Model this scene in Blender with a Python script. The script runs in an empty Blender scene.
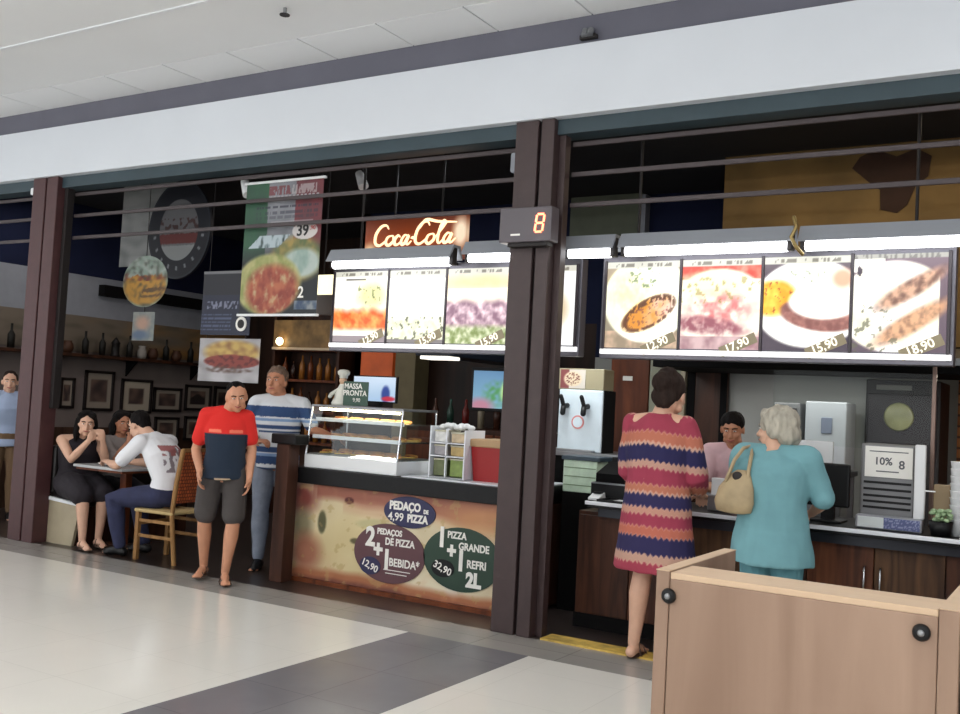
import bpy, bmesh, math, random
import numpy as np
from mathutils import Vector, Matrix, noise
random.seed(7)
PI = math.pi
S = bpy.context.scene
COL = S.collection
V = Vector

# ------------------------------------------------------------------ colour and materials
def lin(c):
    r = []
    for v in c[:3]:
        v = v / 255.0
        r.append(v / 12.92 if v <= .04045 else ((v + .055) / 1.055) ** 2.4)
    return tuple(r)

def newmat(name):
    m = bpy.data.materials.new(name); m.use_nodes = True
    nt = m.node_tree
    return m, nt, nt.nodes['Principled BSDF']

def mat(name, c, rough=.6, metal=0, em=None, es=0, vary=.0, vscale=8, bump=0, bscale=40, stretch=(1, 1, 1), spec=.5, alpha=None, trans=0):
    m, nt, b = newmat(name)
    L = lin(c)
    b.inputs['Base Color'].default_value = (*L, 1)
    b.inputs['Roughness'].default_value = rough
    b.inputs['Metallic'].default_value = metal
    b.inputs['Specular IOR Level'].default_value = spec
    if trans:
        b.inputs['Transmission Weight'].default_value = trans
        b.inputs['IOR'].default_value = 1.45
    if em:
        b.inputs['Emission Color'].default_value = (*lin(em), 1)
        b.inputs['Emission Strength'].default_value = es
    if vary or bump:
        tc = nt.nodes.new('ShaderNodeTexCoord'); mp = nt.nodes.new('ShaderNodeMapping')
        mp.inputs['Scale'].default_value = stretch
        nt.links.new(tc.outputs['Object'], mp.inputs['Vector'])
    if vary:
        n = nt.nodes.new('ShaderNodeTexNoise'); n.inputs['Scale'].default_value = vscale; n.inputs['Detail'].default_value = 5
        nt.links.new(mp.outputs[0], n.inputs['Vector'])
        r = nt.nodes.new('ShaderNodeValToRGB')
        r.color_ramp.elements[0].position = .3; r.color_ramp.elements[1].position = .7
        r.color_ramp.elements[0].color = (*[max(0, x * (1 - vary)) for x in L], 1)
        r.color_ramp.elements[1].color = (*[min(1, x * (1 + vary)) for x in L], 1)
        nt.links.new(n.outputs['Fac'], r.inputs['Fac']); nt.links.new(r.outputs[0], b.inputs['Base Color'])
    if bump:
        n = nt.nodes.new('ShaderNodeTexNoise'); n.inputs['Scale'].default_value = bscale; n.inputs['Detail'].default_value = 4
        nt.links.new(mp.outputs[0], n.inputs['Vector'])
        bp = nt.nodes.new('ShaderNodeBump'); bp.inputs['Strength'].default_value = bump; bp.inputs['Distance'].default_value = .01
        nt.links.new(n.outputs['Fac'], bp.inputs['Height']); nt.links.new(bp.outputs[0], b.inputs['Normal'])
    return m

def woodmat(name, c1, c2, axis='Z', scale=6, rough=.45, ring=1.0):
    m, nt, b = newmat(name)
    tc = nt.nodes.new('ShaderNodeTexCoord'); mp = nt.nodes.new('ShaderNodeMapping')
    s = {'X': (.12, 1, 1), 'Y': (1, .12, 1), 'Z': (1, 1, .12)}[axis]
    mp.inputs['Scale'].default_value = s
    nt.links.new(tc.outputs['Object'], mp.inputs['Vector'])
    n = nt.nodes.new('ShaderNodeTexNoise'); n.inputs['Scale'].default_value = scale; n.inputs['Detail'].default_value = 8; n.inputs['Distortion'].default_value = ring
    nt.links.new(mp.outputs[0], n.inputs['Vector'])
    r = nt.nodes.new('ShaderNodeValToRGB')
    r.color_ramp.elements[0].position = .3; r.color_ramp.elements[1].position = .72
    r.color_ramp.elements[0].color = (*lin(c1), 1); r.color_ramp.elements[1].color = (*lin(c2), 1)
    nt.links.new(n.outputs['Fac'], r.inputs['Fac']); nt.links.new(r.outputs[0], b.inputs['Base Color'])
    b.inputs['Roughness'].default_value = rough; b.inputs['Specular IOR Level'].default_value = .25
    return m

def tilemat(name, c, mortar, w, h, rough, gap=.004, vary=.04, offset=0.0, plane='XY', spec=.5, mottled=.06):
    m, nt, b = newmat(name)
    tc = nt.nodes.new('ShaderNodeTexCoord')
    v = tc.outputs['Object']
    if plane != 'XY':
        sp = nt.nodes.new('ShaderNodeSeparateXYZ'); cb = nt.nodes.new('ShaderNodeCombineXYZ')
        nt.links.new(v, sp.inputs[0])
        nt.links.new(sp.outputs[plane[0]], cb.inputs[0]); nt.links.new(sp.outputs[plane[1]], cb.inputs[1])
        v = cb.outputs[0]
    br = nt.nodes.new('ShaderNodeTexBrick')
    br.inputs['Scale'].default_value = 1; br.inputs['Brick Width'].default_value = w; br.inputs['Row Height'].default_value = h
    br.inputs['Mortar Size'].default_value = gap; br.inputs['Mortar Smooth'].default_value = .2
    br.offset = offset
    L = lin(c)
    br.inputs['Color1'].default_value = (*[x * (1 - vary) for x in L], 1)
    br.inputs['Color2'].default_value = (*[min(1, x * (1 + vary)) for x in L], 1)
    br.inputs['Mortar'].default_value = (*lin(mortar), 1)
    nt.links.new(v, br.inputs['Vector'])
    n = nt.nodes.new('ShaderNodeTexNoise'); n.inputs['Scale'].default_value = 3; n.inputs['Detail'].default_value = 6
    nt.links.new(v, n.inputs['Vector'])
    mr = nt.nodes.new('ShaderNodeMapRange'); mr.inputs['To Min'].default_value = 1 - mottled; mr.inputs['To Max'].default_value = 1 + mottled
    nt.links.new(n.outputs['Fac'], mr.inputs['Value'])
    mx = nt.nodes.new('ShaderNodeVectorMath'); mx.operation = 'SCALE'
    nt.links.new(br.outputs['Color'], mx.inputs[0]); nt.links.new(mr.outputs[0], mx.inputs['Scale'])
    nt.links.new(mx.outputs[0], b.inputs['Base Color'])
    b.inputs['Roughness'].default_value = rough; b.inputs['Specular IOR Level'].default_value = spec
    return m

def printmat(name, rough=.5, es=0.0, base=1.0):
    """printed surface; reads the 'print' colour attribute of its mesh; es>0 = backlit"""
    m, nt, b = newmat(name)
    a = nt.nodes.new('ShaderNodeAttribute'); a.attribute_name = 'print'
    if base != 1.0:
        k = nt.nodes.new('ShaderNodeVectorMath'); k.operation = 'SCALE'; k.inputs['Scale'].default_value = base
        nt.links.new(a.outputs['Color'], k.inputs[0]); nt.links.new(k.outputs[0], b.inputs['Base Color'])
    else:
        nt.links.new(a.outputs['Color'], b.inputs['Base Color'])
    b.inputs['Roughness'].default_value = rough
    if es:
        nt.links.new(a.outputs['Color'], b.inputs['Emission Color'])
        b.inputs['Emission Strength'].default_value = es
    return m

M = {}
M['white'] = mat('white_paint', (225, 228, 232), .55, vary=.02, vscale=2)
M['fascia'] = mat('fascia_white_panel', (212, 217, 224), .45, vary=.025, vscale=1.5)
M['grey_band'] = mat('grey_recess_paint', (98, 98, 110), .6, vary=.05, vscale=3)
M['teal_beam'] = mat('teal_grey_beam', (46, 64, 72), .5, vary=.1, vscale=3)
M['post'] = mat('brown_steel_post', (60, 45, 45), .5, vary=.1, vscale=12, bump=.1)
M['post2'] = mat('red_brown_steel_post', (72, 42, 43), .5, vary=.1, vscale=12, bump=.1)
M['gap'] = mat('dark_steel', (28, 22, 22), .6)
M['bar'] = mat('grille_bar_steel', (66, 57, 59), .5, metal=.1)
M['black'] = mat('black_plastic', (16, 16, 18), .45, spec=.3)
M['matteblack'] = mat('matt_black', (12, 11, 12), .85, spec=.15)
M['blackstone'] = mat('black_granite', (15, 15, 17), .35, vary=.3, vscale=60, spec=.25)
M['chrome'] = mat('chrome', (205, 207, 210), .22, metal=1)
M['steel'] = mat('brushed_steel', (150, 152, 155), .38, metal=.85, bump=.05, stretch=(1, 1, 20))
M['whiteplastic'] = mat('white_plastic', (228, 230, 232), .4)
M['edge'] = mat('white_counter_edge', (225, 228, 235), .3)
M['darkwood'] = woodmat('dark_wood', (34, 20, 14), (74, 44, 30), 'Z', 8)
M['redwood'] = woodmat('red_brown_wood', (70, 34, 20), (124, 66, 38), 'Z', 7)
M['boxwood'] = woodmat('light_oak_laminate', (136, 110, 93), (166, 139, 120), 'Z', 5, .42, .6)
M['boxedge'] = woodmat('pale_oak_edge', (192, 163, 136), (214, 187, 158), 'X', 6, .4, .5)
M['chairwood'] = woodmat('varnished_chair_wood', (120, 84, 48), (168, 128, 80), 'Z', 10)
def thinglass(name, tint, refl=.06):
    m = bpy.data.materials.new(name); m.use_nodes = True; nt = m.node_tree; nt.nodes.clear()
    out = nt.nodes.new('ShaderNodeOutputMaterial'); mx = nt.nodes.new('ShaderNodeMixShader'); tr = nt.nodes.new('ShaderNodeBsdfTransparent'); gl = nt.nodes.new('ShaderNodeBsdfGlossy'); 
    tr.inputs[0].default_value = (*tint, 1); gl.inputs['Roughness'].default_value = .0; mx.inputs[0].default_value = refl
    nt.links.new(tr.outputs[0], mx.inputs[1]); nt.links.new(gl.outputs[0], mx.inputs[2]); nt.links.new(mx.outputs[0], out.inputs[0])
    return m
M['glass'] = thinglass('clear_glass', (.96, .98, .97))
M['navywall'] = mat('navy_wall_paint', (24, 30, 56), .85, spec=.2, vary=.15, vscale=2)
M['beigewall'] = mat('grey_beige_wall', (118, 108, 104), .85, spec=.2, vary=.12, vscale=2.5, bump=.1)
M['greywall'] = mat('pale_grey_wall', (140, 144, 152), .8, spec=.2, vary=.05)
M['stainless_wall'] = mat('kitchen_wall_panel', (150, 152, 148), .35, vary=.08, vscale=1.5)
M['cream'] = mat('cream_laminate', (168, 156, 132), .5, vary=.08, vscale=6)
M['blackleather'] = mat('black_vinyl', (22, 18, 18), .45, bump=.15, bscale=30)
M['orange'] = mat('orange_lit_wall', (160, 80, 34), .7, vary=.2, vscale=4)
M['tube'] = mat('fluorescent_tube', (255, 255, 255), .5, em=(250, 252, 255), es=6)
M['fixture'] = mat('lamp_housing', (146, 150, 157), .4)
M['greenglass'] = mat('pale_green_glass', (206, 230, 206), .3, vary=.15, vscale=14)
M['red'] = mat('red_plastic', (150, 22, 24), .45)
M['darkfloor'] = tilemat('shop_floor_tile', (52, 44, 42), (24, 20, 20), .4, .4, .3, .006)
M['print'] = printmat('printed_vinyl', .5)
M['backlit'] = printmat('backlit_print', .4, es=1.0, base=.35)
M['screen'] = printmat('screen_picture', .3, es=.8, base=.3)
M['cloth'] = printmat('dyed_fabric', .9)
M['letter_white'] = mat('white_lettering', (236, 234, 228), .5)
M['letter_dark'] = mat('dark_lettering', (34, 32, 34), .5)

# ------------------------------------------------------------------ mesh builder
class MB:
    def __init__(s): s.bm = bmesh.new()
    def box(s, x0, x1, y0, y1, z0, z1, bev=0.0):
        tmp = bmesh.new(); bmesh.ops.create_cube(tmp, size=1)
        for v in tmp.verts:
            v.co = V(((x0 + x1) / 2 + v.co.x * (x1 - x0), (y0 + y1) / 2 + v.co.y * (y1 - y0), (z0 + z1) / 2 + v.co.z * (z1 - z0)))
        if bev > 0:
            bmesh.ops.bevel(tmp, geom=tmp.edges[:], offset=bev, segments=2, profile=.5, affect='EDGES')
        me = bpy.data.meshes.new('t'); tmp.to_mesh(me); tmp.free(); s.bm.from_mesh(me); bpy.data.meshes.remove(me)
        return s
    def prism(s, pts, y0, y1):
        """outline given as (x,z) pairs, extruded from y0 to y1"""
        a = [s.bm.verts.new((x, y0, z)) for x, z in pts]; b = [s.bm.verts.new((x, y1, z)) for x, z in pts]
        s.bm.faces.new(a); s.bm.faces.new(b[::-1])
        n = len(pts)
        for i in range(n): s.bm.faces.new((a[i], b[i], b[(i + 1) % n], a[(i + 1) % n]))
        return s
    def prismx(s, pts, x0, x1):
        a = [s.bm.verts.new((x0, y, z)) for y, z in pts]; b = [s.bm.verts.new((x1, y, z)) for y, z in pts]
        s.bm.faces.new(a); s.bm.faces.new(b[::-1])
        n = len(pts)
        for i in range(n): s.bm.faces.new((a[i], b[i], b[(i + 1) % n], a[(i + 1) % n]))
        return s
    def rings(s, rs, cap=True):
        prev = None
        for r in rs:
            vs = [s.bm.verts.new(p) for p in r]
            if prev:
                n = len(vs)
                for i in range(n): s.bm.faces.new((prev[i], prev[(i + 1) % n], vs[(i + 1) % n], vs[i]))
            elif cap: s.bm.faces.new(vs[::-1])
            prev = vs
        if cap: s.bm.faces.new(prev)
        return s
    def lathe(s, cx, cy, prof, n=20):
        return s.rings([[(cx + r * math.cos(2 * PI * i / n), cy + r * math.sin(2 * PI * i / n), z) for i in range(n)] for r, z in prof])
    def cyl(s, a, b, r, n=12, r2=None):
        a, b = V(a), V(b); d = (b - a).normalized()
        u = d.orthogonal().normalized(); w = d.cross(u)
        r2 = r if r2 is None else r2
        return s.rings([[p + (u * math.cos(2 * PI * i / n) + w * math.sin(2 * PI * i / n)) * q for i in range(n)] for p, q in ((a, r), (b, r2))])
    def tube(s, pts, rad, n=10):
        """tapered round tube with rounded ends through pts; rad = list or number"""
        pts = [V(p) for p in pts]
        if not isinstance(rad, (list, tuple)): rad = [rad] * len(pts)
        P, R = [], []
        d0 = (pts[0] - pts[1]).normalized(); d1 = (pts[-1] - pts[-2]).normalized()
        for k in (.98, .75, .4): P.append(pts[0] + d0 * rad[0] * k); R.append(rad[0] * math.sqrt(1 - k * k))
        P += pts; R += list(rad)
        for k in (.4, .75, .98): P.append(pts[-1] + d1 * rad[-1] * k); R.append(rad[-1] * math.sqrt(1 - k * k))
        rs = []; ref = None
        for i, p in enumerate(P):
            d = (P[min(i + 1, len(P) - 1)] - P[max(i - 1, 0)]).normalized()
            if ref is None: u = d.orthogonal().normalized()
            else: u = (ref - d * ref.dot(d)).normalized()
            ref = u; w = d.cross(u)
            rs.append([p + (u * math.cos(2 * PI * j / n) + w * math.sin(2 * PI * j / n)) * R[i] for j in range(n)])
        return s.rings(rs)
    def ell(s, c, r, rot=None, n=16, m=10):
        c = V(c); rs = []
        for k in range(m + 1):
            t = PI * (k + .02) / (m + .04) 
            z = -math.cos(t); q = max(.02, math.sin(t)); ring = []
            for j in range(n):
                a = 2 * PI * j / n
                p = V((r[0] * q * math.cos(a), r[1] * q * math.sin(a), r[2] * z))
                if rot is not None: p = rot @ p
                ring.append(c + p)
            rs.append(ring)
        return s.rings(rs)
    def loft(s, secs, n=20):
        """secs: (centre, half-width, half-depth, side vector, depth vector)"""
        return s.rings([[V(c) + V(sx) * (w * math.cos(2 * PI * j / n)) + V(sy) * (d * math.sin(2 * PI * j / n)) for j in range(n)] for c, w, d, sx, sy in secs])
    def data(s, name='m'):
        bmesh.ops.recalc_face_normals(s.bm, faces=s.bm.faces[:])
        me = bpy.data.meshes.new(name); s.bm.to_mesh(me); s.bm.free()
        return me
    def build(s, name, m, parent=None, smooth=False, local=False):
        me = s.data(name)
        return link(name, me, m, parent, smooth, local)

def link(name, me, m, parent=None, smooth=False, local=False):
    if smooth:
        for p in me.polygons: p.use_smooth = True
    o = bpy.data.objects.new(name, me); COL.objects.link(o)
    me.materials.append(m)
    if parent is not None:
        off = V((0, 0, 0))
        if not local:
            q = parent
            while q is not None:
                off += q.location; q = q.parent
            me.transform(Matrix.Translation(-off))
        o.parent = parent
    elif not local:
        co = [v.co for v in me.vertices]
        x0 = min(c.x for c in co); x1 = max(c.x for c in co); y0 = min(c.y for c in co); y1 = max(c.y for c in co); z0 = min(c.z for c in co)
        off = V(((x0 + x1) / 2, (y0 + y1) / 2, z0))
        me.transform(Matrix.Translation(-off)); o.location = off
    return o

def tag(o, label, cat, group=None, kind=None):
    o['label'] = label; o['category'] = cat
    if group: o['group'] = group
    if kind: o['kind'] = kind
    return o
def struct(o):
    o['kind'] = 'structure'; return o
def thing(name, label, cat, loc=(0, 0, 0), rz=0, group=None):
    o = bpy.data.objects.new(name, None); COL.objects.link(o)
    o.location = loc; o.rotation_euler = (0, 0, rz); o.empty_display_size = .1
    return tag(o, label, cat, group)
def dup(root, loc, rz=None, label=None):
    r = root.copy(); COL.objects.link(r); r.location = loc
    if rz is not None: r.rotation_euler = (0, 0, rz)
    if label: r['label'] = label
    for ch in list(root.children):
        c = ch.copy(); COL.objects.link(c); c.parent = r
        for g in ch.children:
            d = g.copy(); COL.objects.link(d); d.parent = c
    return r

def text(name, s, size, loc, m, parent, ext=.002, align='CENTER', shear=0, bold=0, sx=1.0, rx=PI / 2, ry=0, rz=0):
    cu = bpy.data.curves.new('t', 'FONT'); cu.body = s; cu.size = size; cu.align_x = align; cu.align_y = 'CENTER'
    cu.extrude = ext; cu.shear = shear; cu.offset = bold; cu.resolution_u = 4
    o = bpy.data.objects.new('t', cu); COL.objects.link(o)
    bpy.context.view_layer.update()
    me = bpy.data.meshes.new_from_object(o.evaluated_get(bpy.context.evaluated_depsgraph_get()))
    bpy.data.objects.remove(o); bpy.data.curves.remove(cu)
    me.transform(Matrix.Translation(loc) @ Matrix.Rotation(rz, 4, 'Z') @ Matrix.Rotation(rx, 4, 'X') @ Matrix.Rotation(ry, 4, 'Z') @ Matrix.Diagonal((sx, 1, 1, 1)))
    me.materials.clear()
    return link(name, me, m, parent)

def picture(name, x0, x1, z0, z1, y, fn, m, parent, nu=90, nv=70, axis='Y', th=.004):
    """a printed sheet with thickness; fn(u, v) -> sRGB 0..255; front faces -Y (axis Y) or +X (axis X)"""
    bm = bmesh.new(); lay = bm.verts.layers.float_color.new('print')
    g = []
    for j in range(nv + 1):
        row = []
        for i in range(nu + 1):
            u = i / nu; v = j / nv
            p = (x0 + (x1 - x0) * u, y, z0 + (z1 - z0) * v) if axis == 'Y' else (y, x0 + (x1 - x0) * u, z0 + (z1 - z0) * v)
            w = bm.verts.new(p); c = lin([min(255, max(0, k)) for k in fn(u, v)]); w[lay] = (*c, 1)
            row.append(w)
        g.append(row)
    for j in range(nv):
        for i in range(nu):
            bm.faces.new((g[j][i], g[j][i + 1], g[j + 1][i + 1], g[j + 1][i]))
    geo = bmesh.ops.extrude_face_region(bm, geom=bm.faces[:])
    d = V((0, th, 0)) if axis == 'Y' else V((-th, 0, 0))
    for e in geo['geom']:
        if isinstance(e, bmesh.types.BMVert): e.co += d
    bmesh.ops.recalc_face_normals(bm, faces=bm.faces[:])
    me = bpy.data.meshes.new(name); bm.to_mesh(me); bm.free()
    return link(name, me, m, parent)

def nz(x, y, s=1.0, k=0): return noise.noise(V((x * s, y * s, k)))
def fbm(u, v, s, k=0): return nz(u * s, v * s, 1, k) + .5 * nz(u * s * 2.1, v * s * 2.1, 1, k + 3) + .25 * nz(u * s * 4.3, v * s * 4.3, 1, k + 7)
def mixc(a, b, t):
    t = min(1, max(0, t)); return tuple(a[i] * (1 - t) + b[i] * t for i in range(3))
def em(u, v, cx, cy, rx, ry, soft=.12, ang=0):
    c, s_ = math.cos(ang), math.sin(ang); du, dv = u - cx, v - cy
    a = (du * c + dv * s_) / rx; b = (-du * s_ + dv * c) / ry
    return min(1, max(0, (1 - math.sqrt(a * a + b * b)) / soft + .5))

# ------------------------------------------------------------------ the hall: floor, ceiling, fascia
FW0, FW1 = -16, 7
FY = -13
fl = tilemat('hall_floor_tile', (232, 229, 222), (222, 219, 212), .6, .6, .16, .003, .008, mottled=.03)
band = tilemat('grey_border_tile', (158, 154, 150), (120, 118, 114), .6, .425, .22, .003, .04, mottled=.1)
dark = tilemat('dark_grey_stripe_tile', (124, 122, 126), (104, 102, 104), .6, .6, .22, .003, .03, mottled=.18)
SX0, SX1 = -3.76, -2.87
struct(MB().box(FW0, SX0, FY, -.425, -.1, 0).build('floor', fl))
struct(MB().box(SX1, FW1, FY, -.425, -.1, 0).build('floor', fl))
struct(MB().box(SX0, SX1, FY, -.425, -.1, 0).build('floor', dark))
struct(MB().box(FW0, FW1, -.425, 0, -.1, 0).build('floor', band))
struct(MB().box(FW0, FW1, 0, 5.2, -.1, 0).build('floor', M['darkfloor']))
yel = mat('worn_yellow_paint', (196, 164, 78), .6, vary=.35, vscale=12)
struct(MB().box(-3.02, -.1, .0, .17, -.02, .012, .003).build('trim_1', yel))

cm = mat('hall_ceiling_paint', (228, 230, 232), .8, vary=.02, vscale=1)
struct(MB().box(FW0, FW1, FY, -.47, 4.1, 4.2).build('ceiling', cm))
for k, x in enumerate(range(-18, 8)):     # narrow edge row of ceiling tiles
    x0 = x * .72 + .02
    struct(MB().box(x0 + .006, x0 + .714, -.46, 0.0, 4.098, 4.2, .003).build('ceiling', cm))
struct(MB().box(FW0, FW1, -1.27, -1.245, 4.09, 4.11).build('trim_2', M['white']))
struct(MB().box(FW0, FW1, 0.0, .12, 3.895, 4.2).build('trim_3', M['grey_band']))
struct(MB().box(FW0, FW1, -.045, .1, 3.43, 3.9, .004).build('wall_front', M['fascia']))
struct(MB().box(FW0, FW1, .03, .2, 3.33, 3.431).build('trim_4', M['teal_beam']))
# hall: side wall far to the left and added, unseen ceiling panels lighting it
hall_fill = mat('added_hall_light_panel', (255, 255, 255), .5, em=(255, 252, 246), es=15)
n = 0
for ly in (-3.6, -6.6, -9.6):
    for lx in (-13, -10, -7, -4, -1, 2, 5):
        t = thing('added_ceiling_light', 'unseen square white light panel added to the hall ceiling', 'ceiling light', (lx, ly, 4.06), 0, 'added hall ceiling lights')
        MB().box(lx - .36, lx + .36, ly - .36, ly + .36, 4.06, 4.1, .004).build('frame', M['whiteplastic'], t)
        MB().box(lx - .3, lx + .3, ly - .3, ly + .3, 4.052, 4.07).build('diffuser', hall_fill, t)

# ------------------------------------------------------------------ front posts
def posts(i, x0, xm, x1, m):
    t = thing('steel_post', ['pair of red-brown steel posts standing between the dining bay and the left edge',
                             'thick pair of dark brown steel posts in the middle, the red number display on it'][i], 'post', ((x0 + x1) / 2, .06, 0), 0)
    MB().box(x0, xm - .012, -.02, .14, 0, 3.43, .006).build('upright', m, t)
    MB().box(xm + .012, x1, -.02, .14, 0, 3.43, .006).build('upright', m, t)
    MB().box(xm - .013, xm + .013, .02, .12, 0, 3.43).build('joint_strip', M['gap'], t)
    MB().box(x1, x1 + .05, .06, .135, 1.25 if i == 0 else 0, 3.34, .003).build('guide_channel', M['gap'] if i == 0 else M['post'], t)
    return t
posts(0, -8.70, -8.50, -8.33, M['post2'])
posts(1, -3.385, -3.20, -3.09, M['post'])
t = thing('steel_post', 'brown steel post at the far left end of the shop front', 'post', (-13.4, .06, 0))
MB().box(-13.6, -13.2, -.02, .14, 0, 3.43, .006).build('upright', M['post2'], t)
t = thing('steel_post', 'brown steel post at the right end beyond the food counter', 'post', (.55, .06, 0))
MB().box(.4, .7, -.02, .14, 0, 3.43, .006).build('upright', M['post'], t)
for bay, (x0, x1) in enumerate(((-13.2, -8.70), (-8.28, -3.42), (-3.03, .4))):
    t = thing('grille_rail', ['three steel rails high across the narrow bay left of the red-brown posts', 'three steel rails high across the dining and pizza bay',
                              'three steel rails high above the lit menu boards on the right'][bay], 'grille', (x0, .15, 2.87), 0)
    for z in (3.285, 3.08, 2.87):
        MB().box(x0, x1, .14, .16, z - .016, z + .016, .004).build('rail', M['bar'], t)

# ------------------------------------------------------------------ shop shell
XW = -10.8; YB = 3.6
mural = mat('mustard_mural_wall', (128, 100, 56), .8, vary=.35, vscale=1.6)
struct(MB().box(XW - .1, XW, .2, 5.2, 0, .95).build('wall_left', woodmat('wainscot', (44, 30, 24), (78, 56, 44), 'Z', 6)))
struct(MB().box(XW - .1, XW, .2, 5.2, .95, 2.34).build('wall_left', M['beigewall']))
def uppermural(u, v):
    c = mixc((112, 102, 90), (150, 110, 62), (u - .5) * 2.2 + nz(u * 8, v * 3) * .7)
    return mixc(c, (84, 80, 66), max(0, nz(u * 14, v * 5, 1, 9)) * 1.2)
struct(picture('wall_left', .3, 5.2, 1.9, 2.34, XW + .012, uppermural, M['print'], None, 120, 24, 'X', .01))
struct(MB().box(XW - .1, XW, .2, 5.2, 2.34, 2.85).build('wall_left', M['greywall']))
struct(MB().box(XW - .1, XW, .2, 5.2, 2.85, 3.9).build('wall_left', M['navywall']))
struct(MB().box(XW + .0, XW + .12, 2.4, 5.0, 2.62, 2.76).build('trim_5', M['matteblack']))
struct(MB().box(XW, -7.45, 5.0, 5.1, 0, 3.9).build('wall_back', woodmat('brown_back_wall', (26, 17, 13), (56, 36, 26), 'Z', 5, .7)))
struct(MB().box(-7.55, -7.45, 3.6, 5.1, 0, 3.9).build('wall_back', woodmat('dark_side', (24, 15, 11), (46, 28, 20), 'Z', 5, .7)))
struct(MB().box(-7.55, -4.4, 3.6, 3.7, 2.4, 3.9).build('wall_back', M['navywall']))
struct(MB().box(-7.55, -4.4, 3.6, 3.7, 0, 2.4).build('wall_back', woodmat('dark_panelling', (20, 12, 9), (46, 27, 18), 'Z', 5)))
struct(MB().box(-4.4, .7, 3.6, 3.7, 2.05, 3.72).build('wall_back', M['navywall']))
struct(MB().box(-2.72, .7, 2.42, 2.52, 2.12, 3.72).build('wall_back', mural))
struct(MB().box(-4.4, .7, 3.6, 3.7, 0, 2.05).build('wall_back', M['stainless_wall']))
struct(MB().box(.7, .8, .2, 3.7, 0, 3.9).build('wall_right', tilemat('orange_brick', (150, 86, 46), (70, 48, 34), .22, .075, .8, .008, .35, offset=.5, plane='YZ', mottled=.3)))
struct(MB().box(XW - .1, .8, .2, 5.2, 3.72, 3.9).build('ceiling', mat('black_shop_ceiling', (20, 20, 24), .9)))
struct(MB().box(FW0, XW - .1, .2, .3, 0, 3.9).build('wall_front', M['navywall']))

# orange and greenish wall panels behind the pizza counter
tag(MB().box(-7.42, -6.95, 3.54, 3.6, 1.5, 2.2, .005).build('wall_panel', mat('orange_panel', (190, 86, 36), .5, vary=.25, vscale=4, em=(190, 80, 30), es=.15)), 'glowing orange wall panel high behind the glass display case', 'panel')
tag(MB().box(-6.74, -6.46, 3.3, 3.58, 0, 2.7, .01).build('column', mat('olive_column', (108, 98, 70), .6, vary=.1)), 'olive beige column behind the pizza display case', 'column')

t = thing('bar_cabinet', 'dark bar cabinet with gold-tinted bottles behind the man in the striped polo', 'cabinet', (-8.25, 3.7, 0))
MB().box(-8.8, -7.72, 3.8, 3.85, 0, 2.55).build('back', M['darkwood'], t)
MB().box(-8.8, -8.76, 3.5, 3.85, 0, 2.55).build('side', M['darkwood'], t)
MB().box(-7.76, -7.72, 3.5, 3.85, 0, 2.55).build('side', M['darkwood'], t)
for z in (.9, 1.28, 1.66, 2.04): MB().box(-8.76, -7.76, 3.5, 3.8, z, z + .03).build('shelf', M['redwood'], t)
MB().box(-8.78, -7.74, 3.48, 3.5, 2.07, 2.42, .004).build('header_panel', mat('gold_brown_panel', (128, 100, 58), .5, vary=.45, vscale=7), t)
MB().box(-8.78, -7.74, 3.46, 3.48, 2.05, 2.08).build('light_rail', mat('pale_rail', (200, 180, 150), .4), t)
gb = [mat('gold_bottle', (150, 96, 40), .25), mat('dark_bottle', (46, 26, 18), .25), mat('amber_bottle', (110, 56, 24), .25)]
random.seed(11)
for sh, z in enumerate((.931, 1.311, 1.691)):
    for i in range(7):
        x = -8.68 + i * .14
        h_ = random.uniform(.22, .3)
        o = MB().lathe(x, 3.62, [(.001, z), (.035, z), (.037, z + h_ * .6), (.013, z + h_ * .8), (.013, z + h_), (.001, z + h_ + .003)], 12).build('bottle', gb[(i * 2 + sh) % 3 if i < 4 else 0], None, True)
        tag(o, '%s bottle on the %s shelf of the bar cabinet, %s from the left' % (['gold', 'dark', 'amber'][(i * 2 + sh) % 3 if i < 4 else 0], ['lowest', 'middle', 'top'][sh], ['first', 'second', 'third', 'fourth', 'fifth', 'sixth', 'seventh'][i]), 'bottle', 'bottles in the bar cabinet')
t = thing('wall_lamp', 'small glowing lamp on the front of the bar cabinet below the pizza banner', 'lamp', (-8.55, 3.44, 2.1))
MB().cyl((-8.62, 3.48, 2.15), (-8.62, 3.44, 2.15), .02).build('stem', M['gap'], t)
MB().ell((-8.62, 3.42, 2.15), (.05, .04, .05)).build('bulb', mat('warm_bulb', (255, 240, 200), .5, em=(255, 225, 170), es=8), t, True)
# coarse brick wall strip seen at the right behind the glass divider
brick = tilemat('narrow_orange_brick', (172, 108, 62), (92, 60, 40), .3, .09, .8, .01, .4, offset=.5, plane='XZ', mottled=.3)
struct(MB().box(-.95, .7, 3.3, 3.58, 0, 2.02).build('wall_back', brick))

# dark map-like splash painted on the mural, olive board on the left of the mural
splash = MB()
pts = [(-1.78, 3.72), (-1.62, 3.78), (-1.4, 3.70), (-1.2, 3.76), (-1.05, 3.68), (-1.08, 3.5), (-1.2, 3.42), (-1.28, 3.25), (-1.38, 3.18), (-1.55, 3.22), (-1.56, 3.4), (-1.68, 3.48), (-1.86, 3.62)]
pts = [((x + 1.42) * .72 - 1.36, (z - 3.48) * .86 + 3.42) for x, z in pts]
splash.prism(pts, 2.408, 2.42)
tag(splash.build('painted_patch', mat('dark_brown_paint', (62, 38, 24), .8, vary=.2)), 'dark brown map-shaped patch painted on the mustard wall above the menus', 'wall painting')
t = thing('notice_board', 'olive green board on the wall right of the thick middle posts, above the lamps', 'board', (-4.3, 3.5, 3.2))
MB().box(-4.72, -3.92, 3.5, 3.58, 3.15, 3.72, .004).build('panel', mat('olive_board', (92, 98, 82), .7, vary=.08), t)
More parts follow.
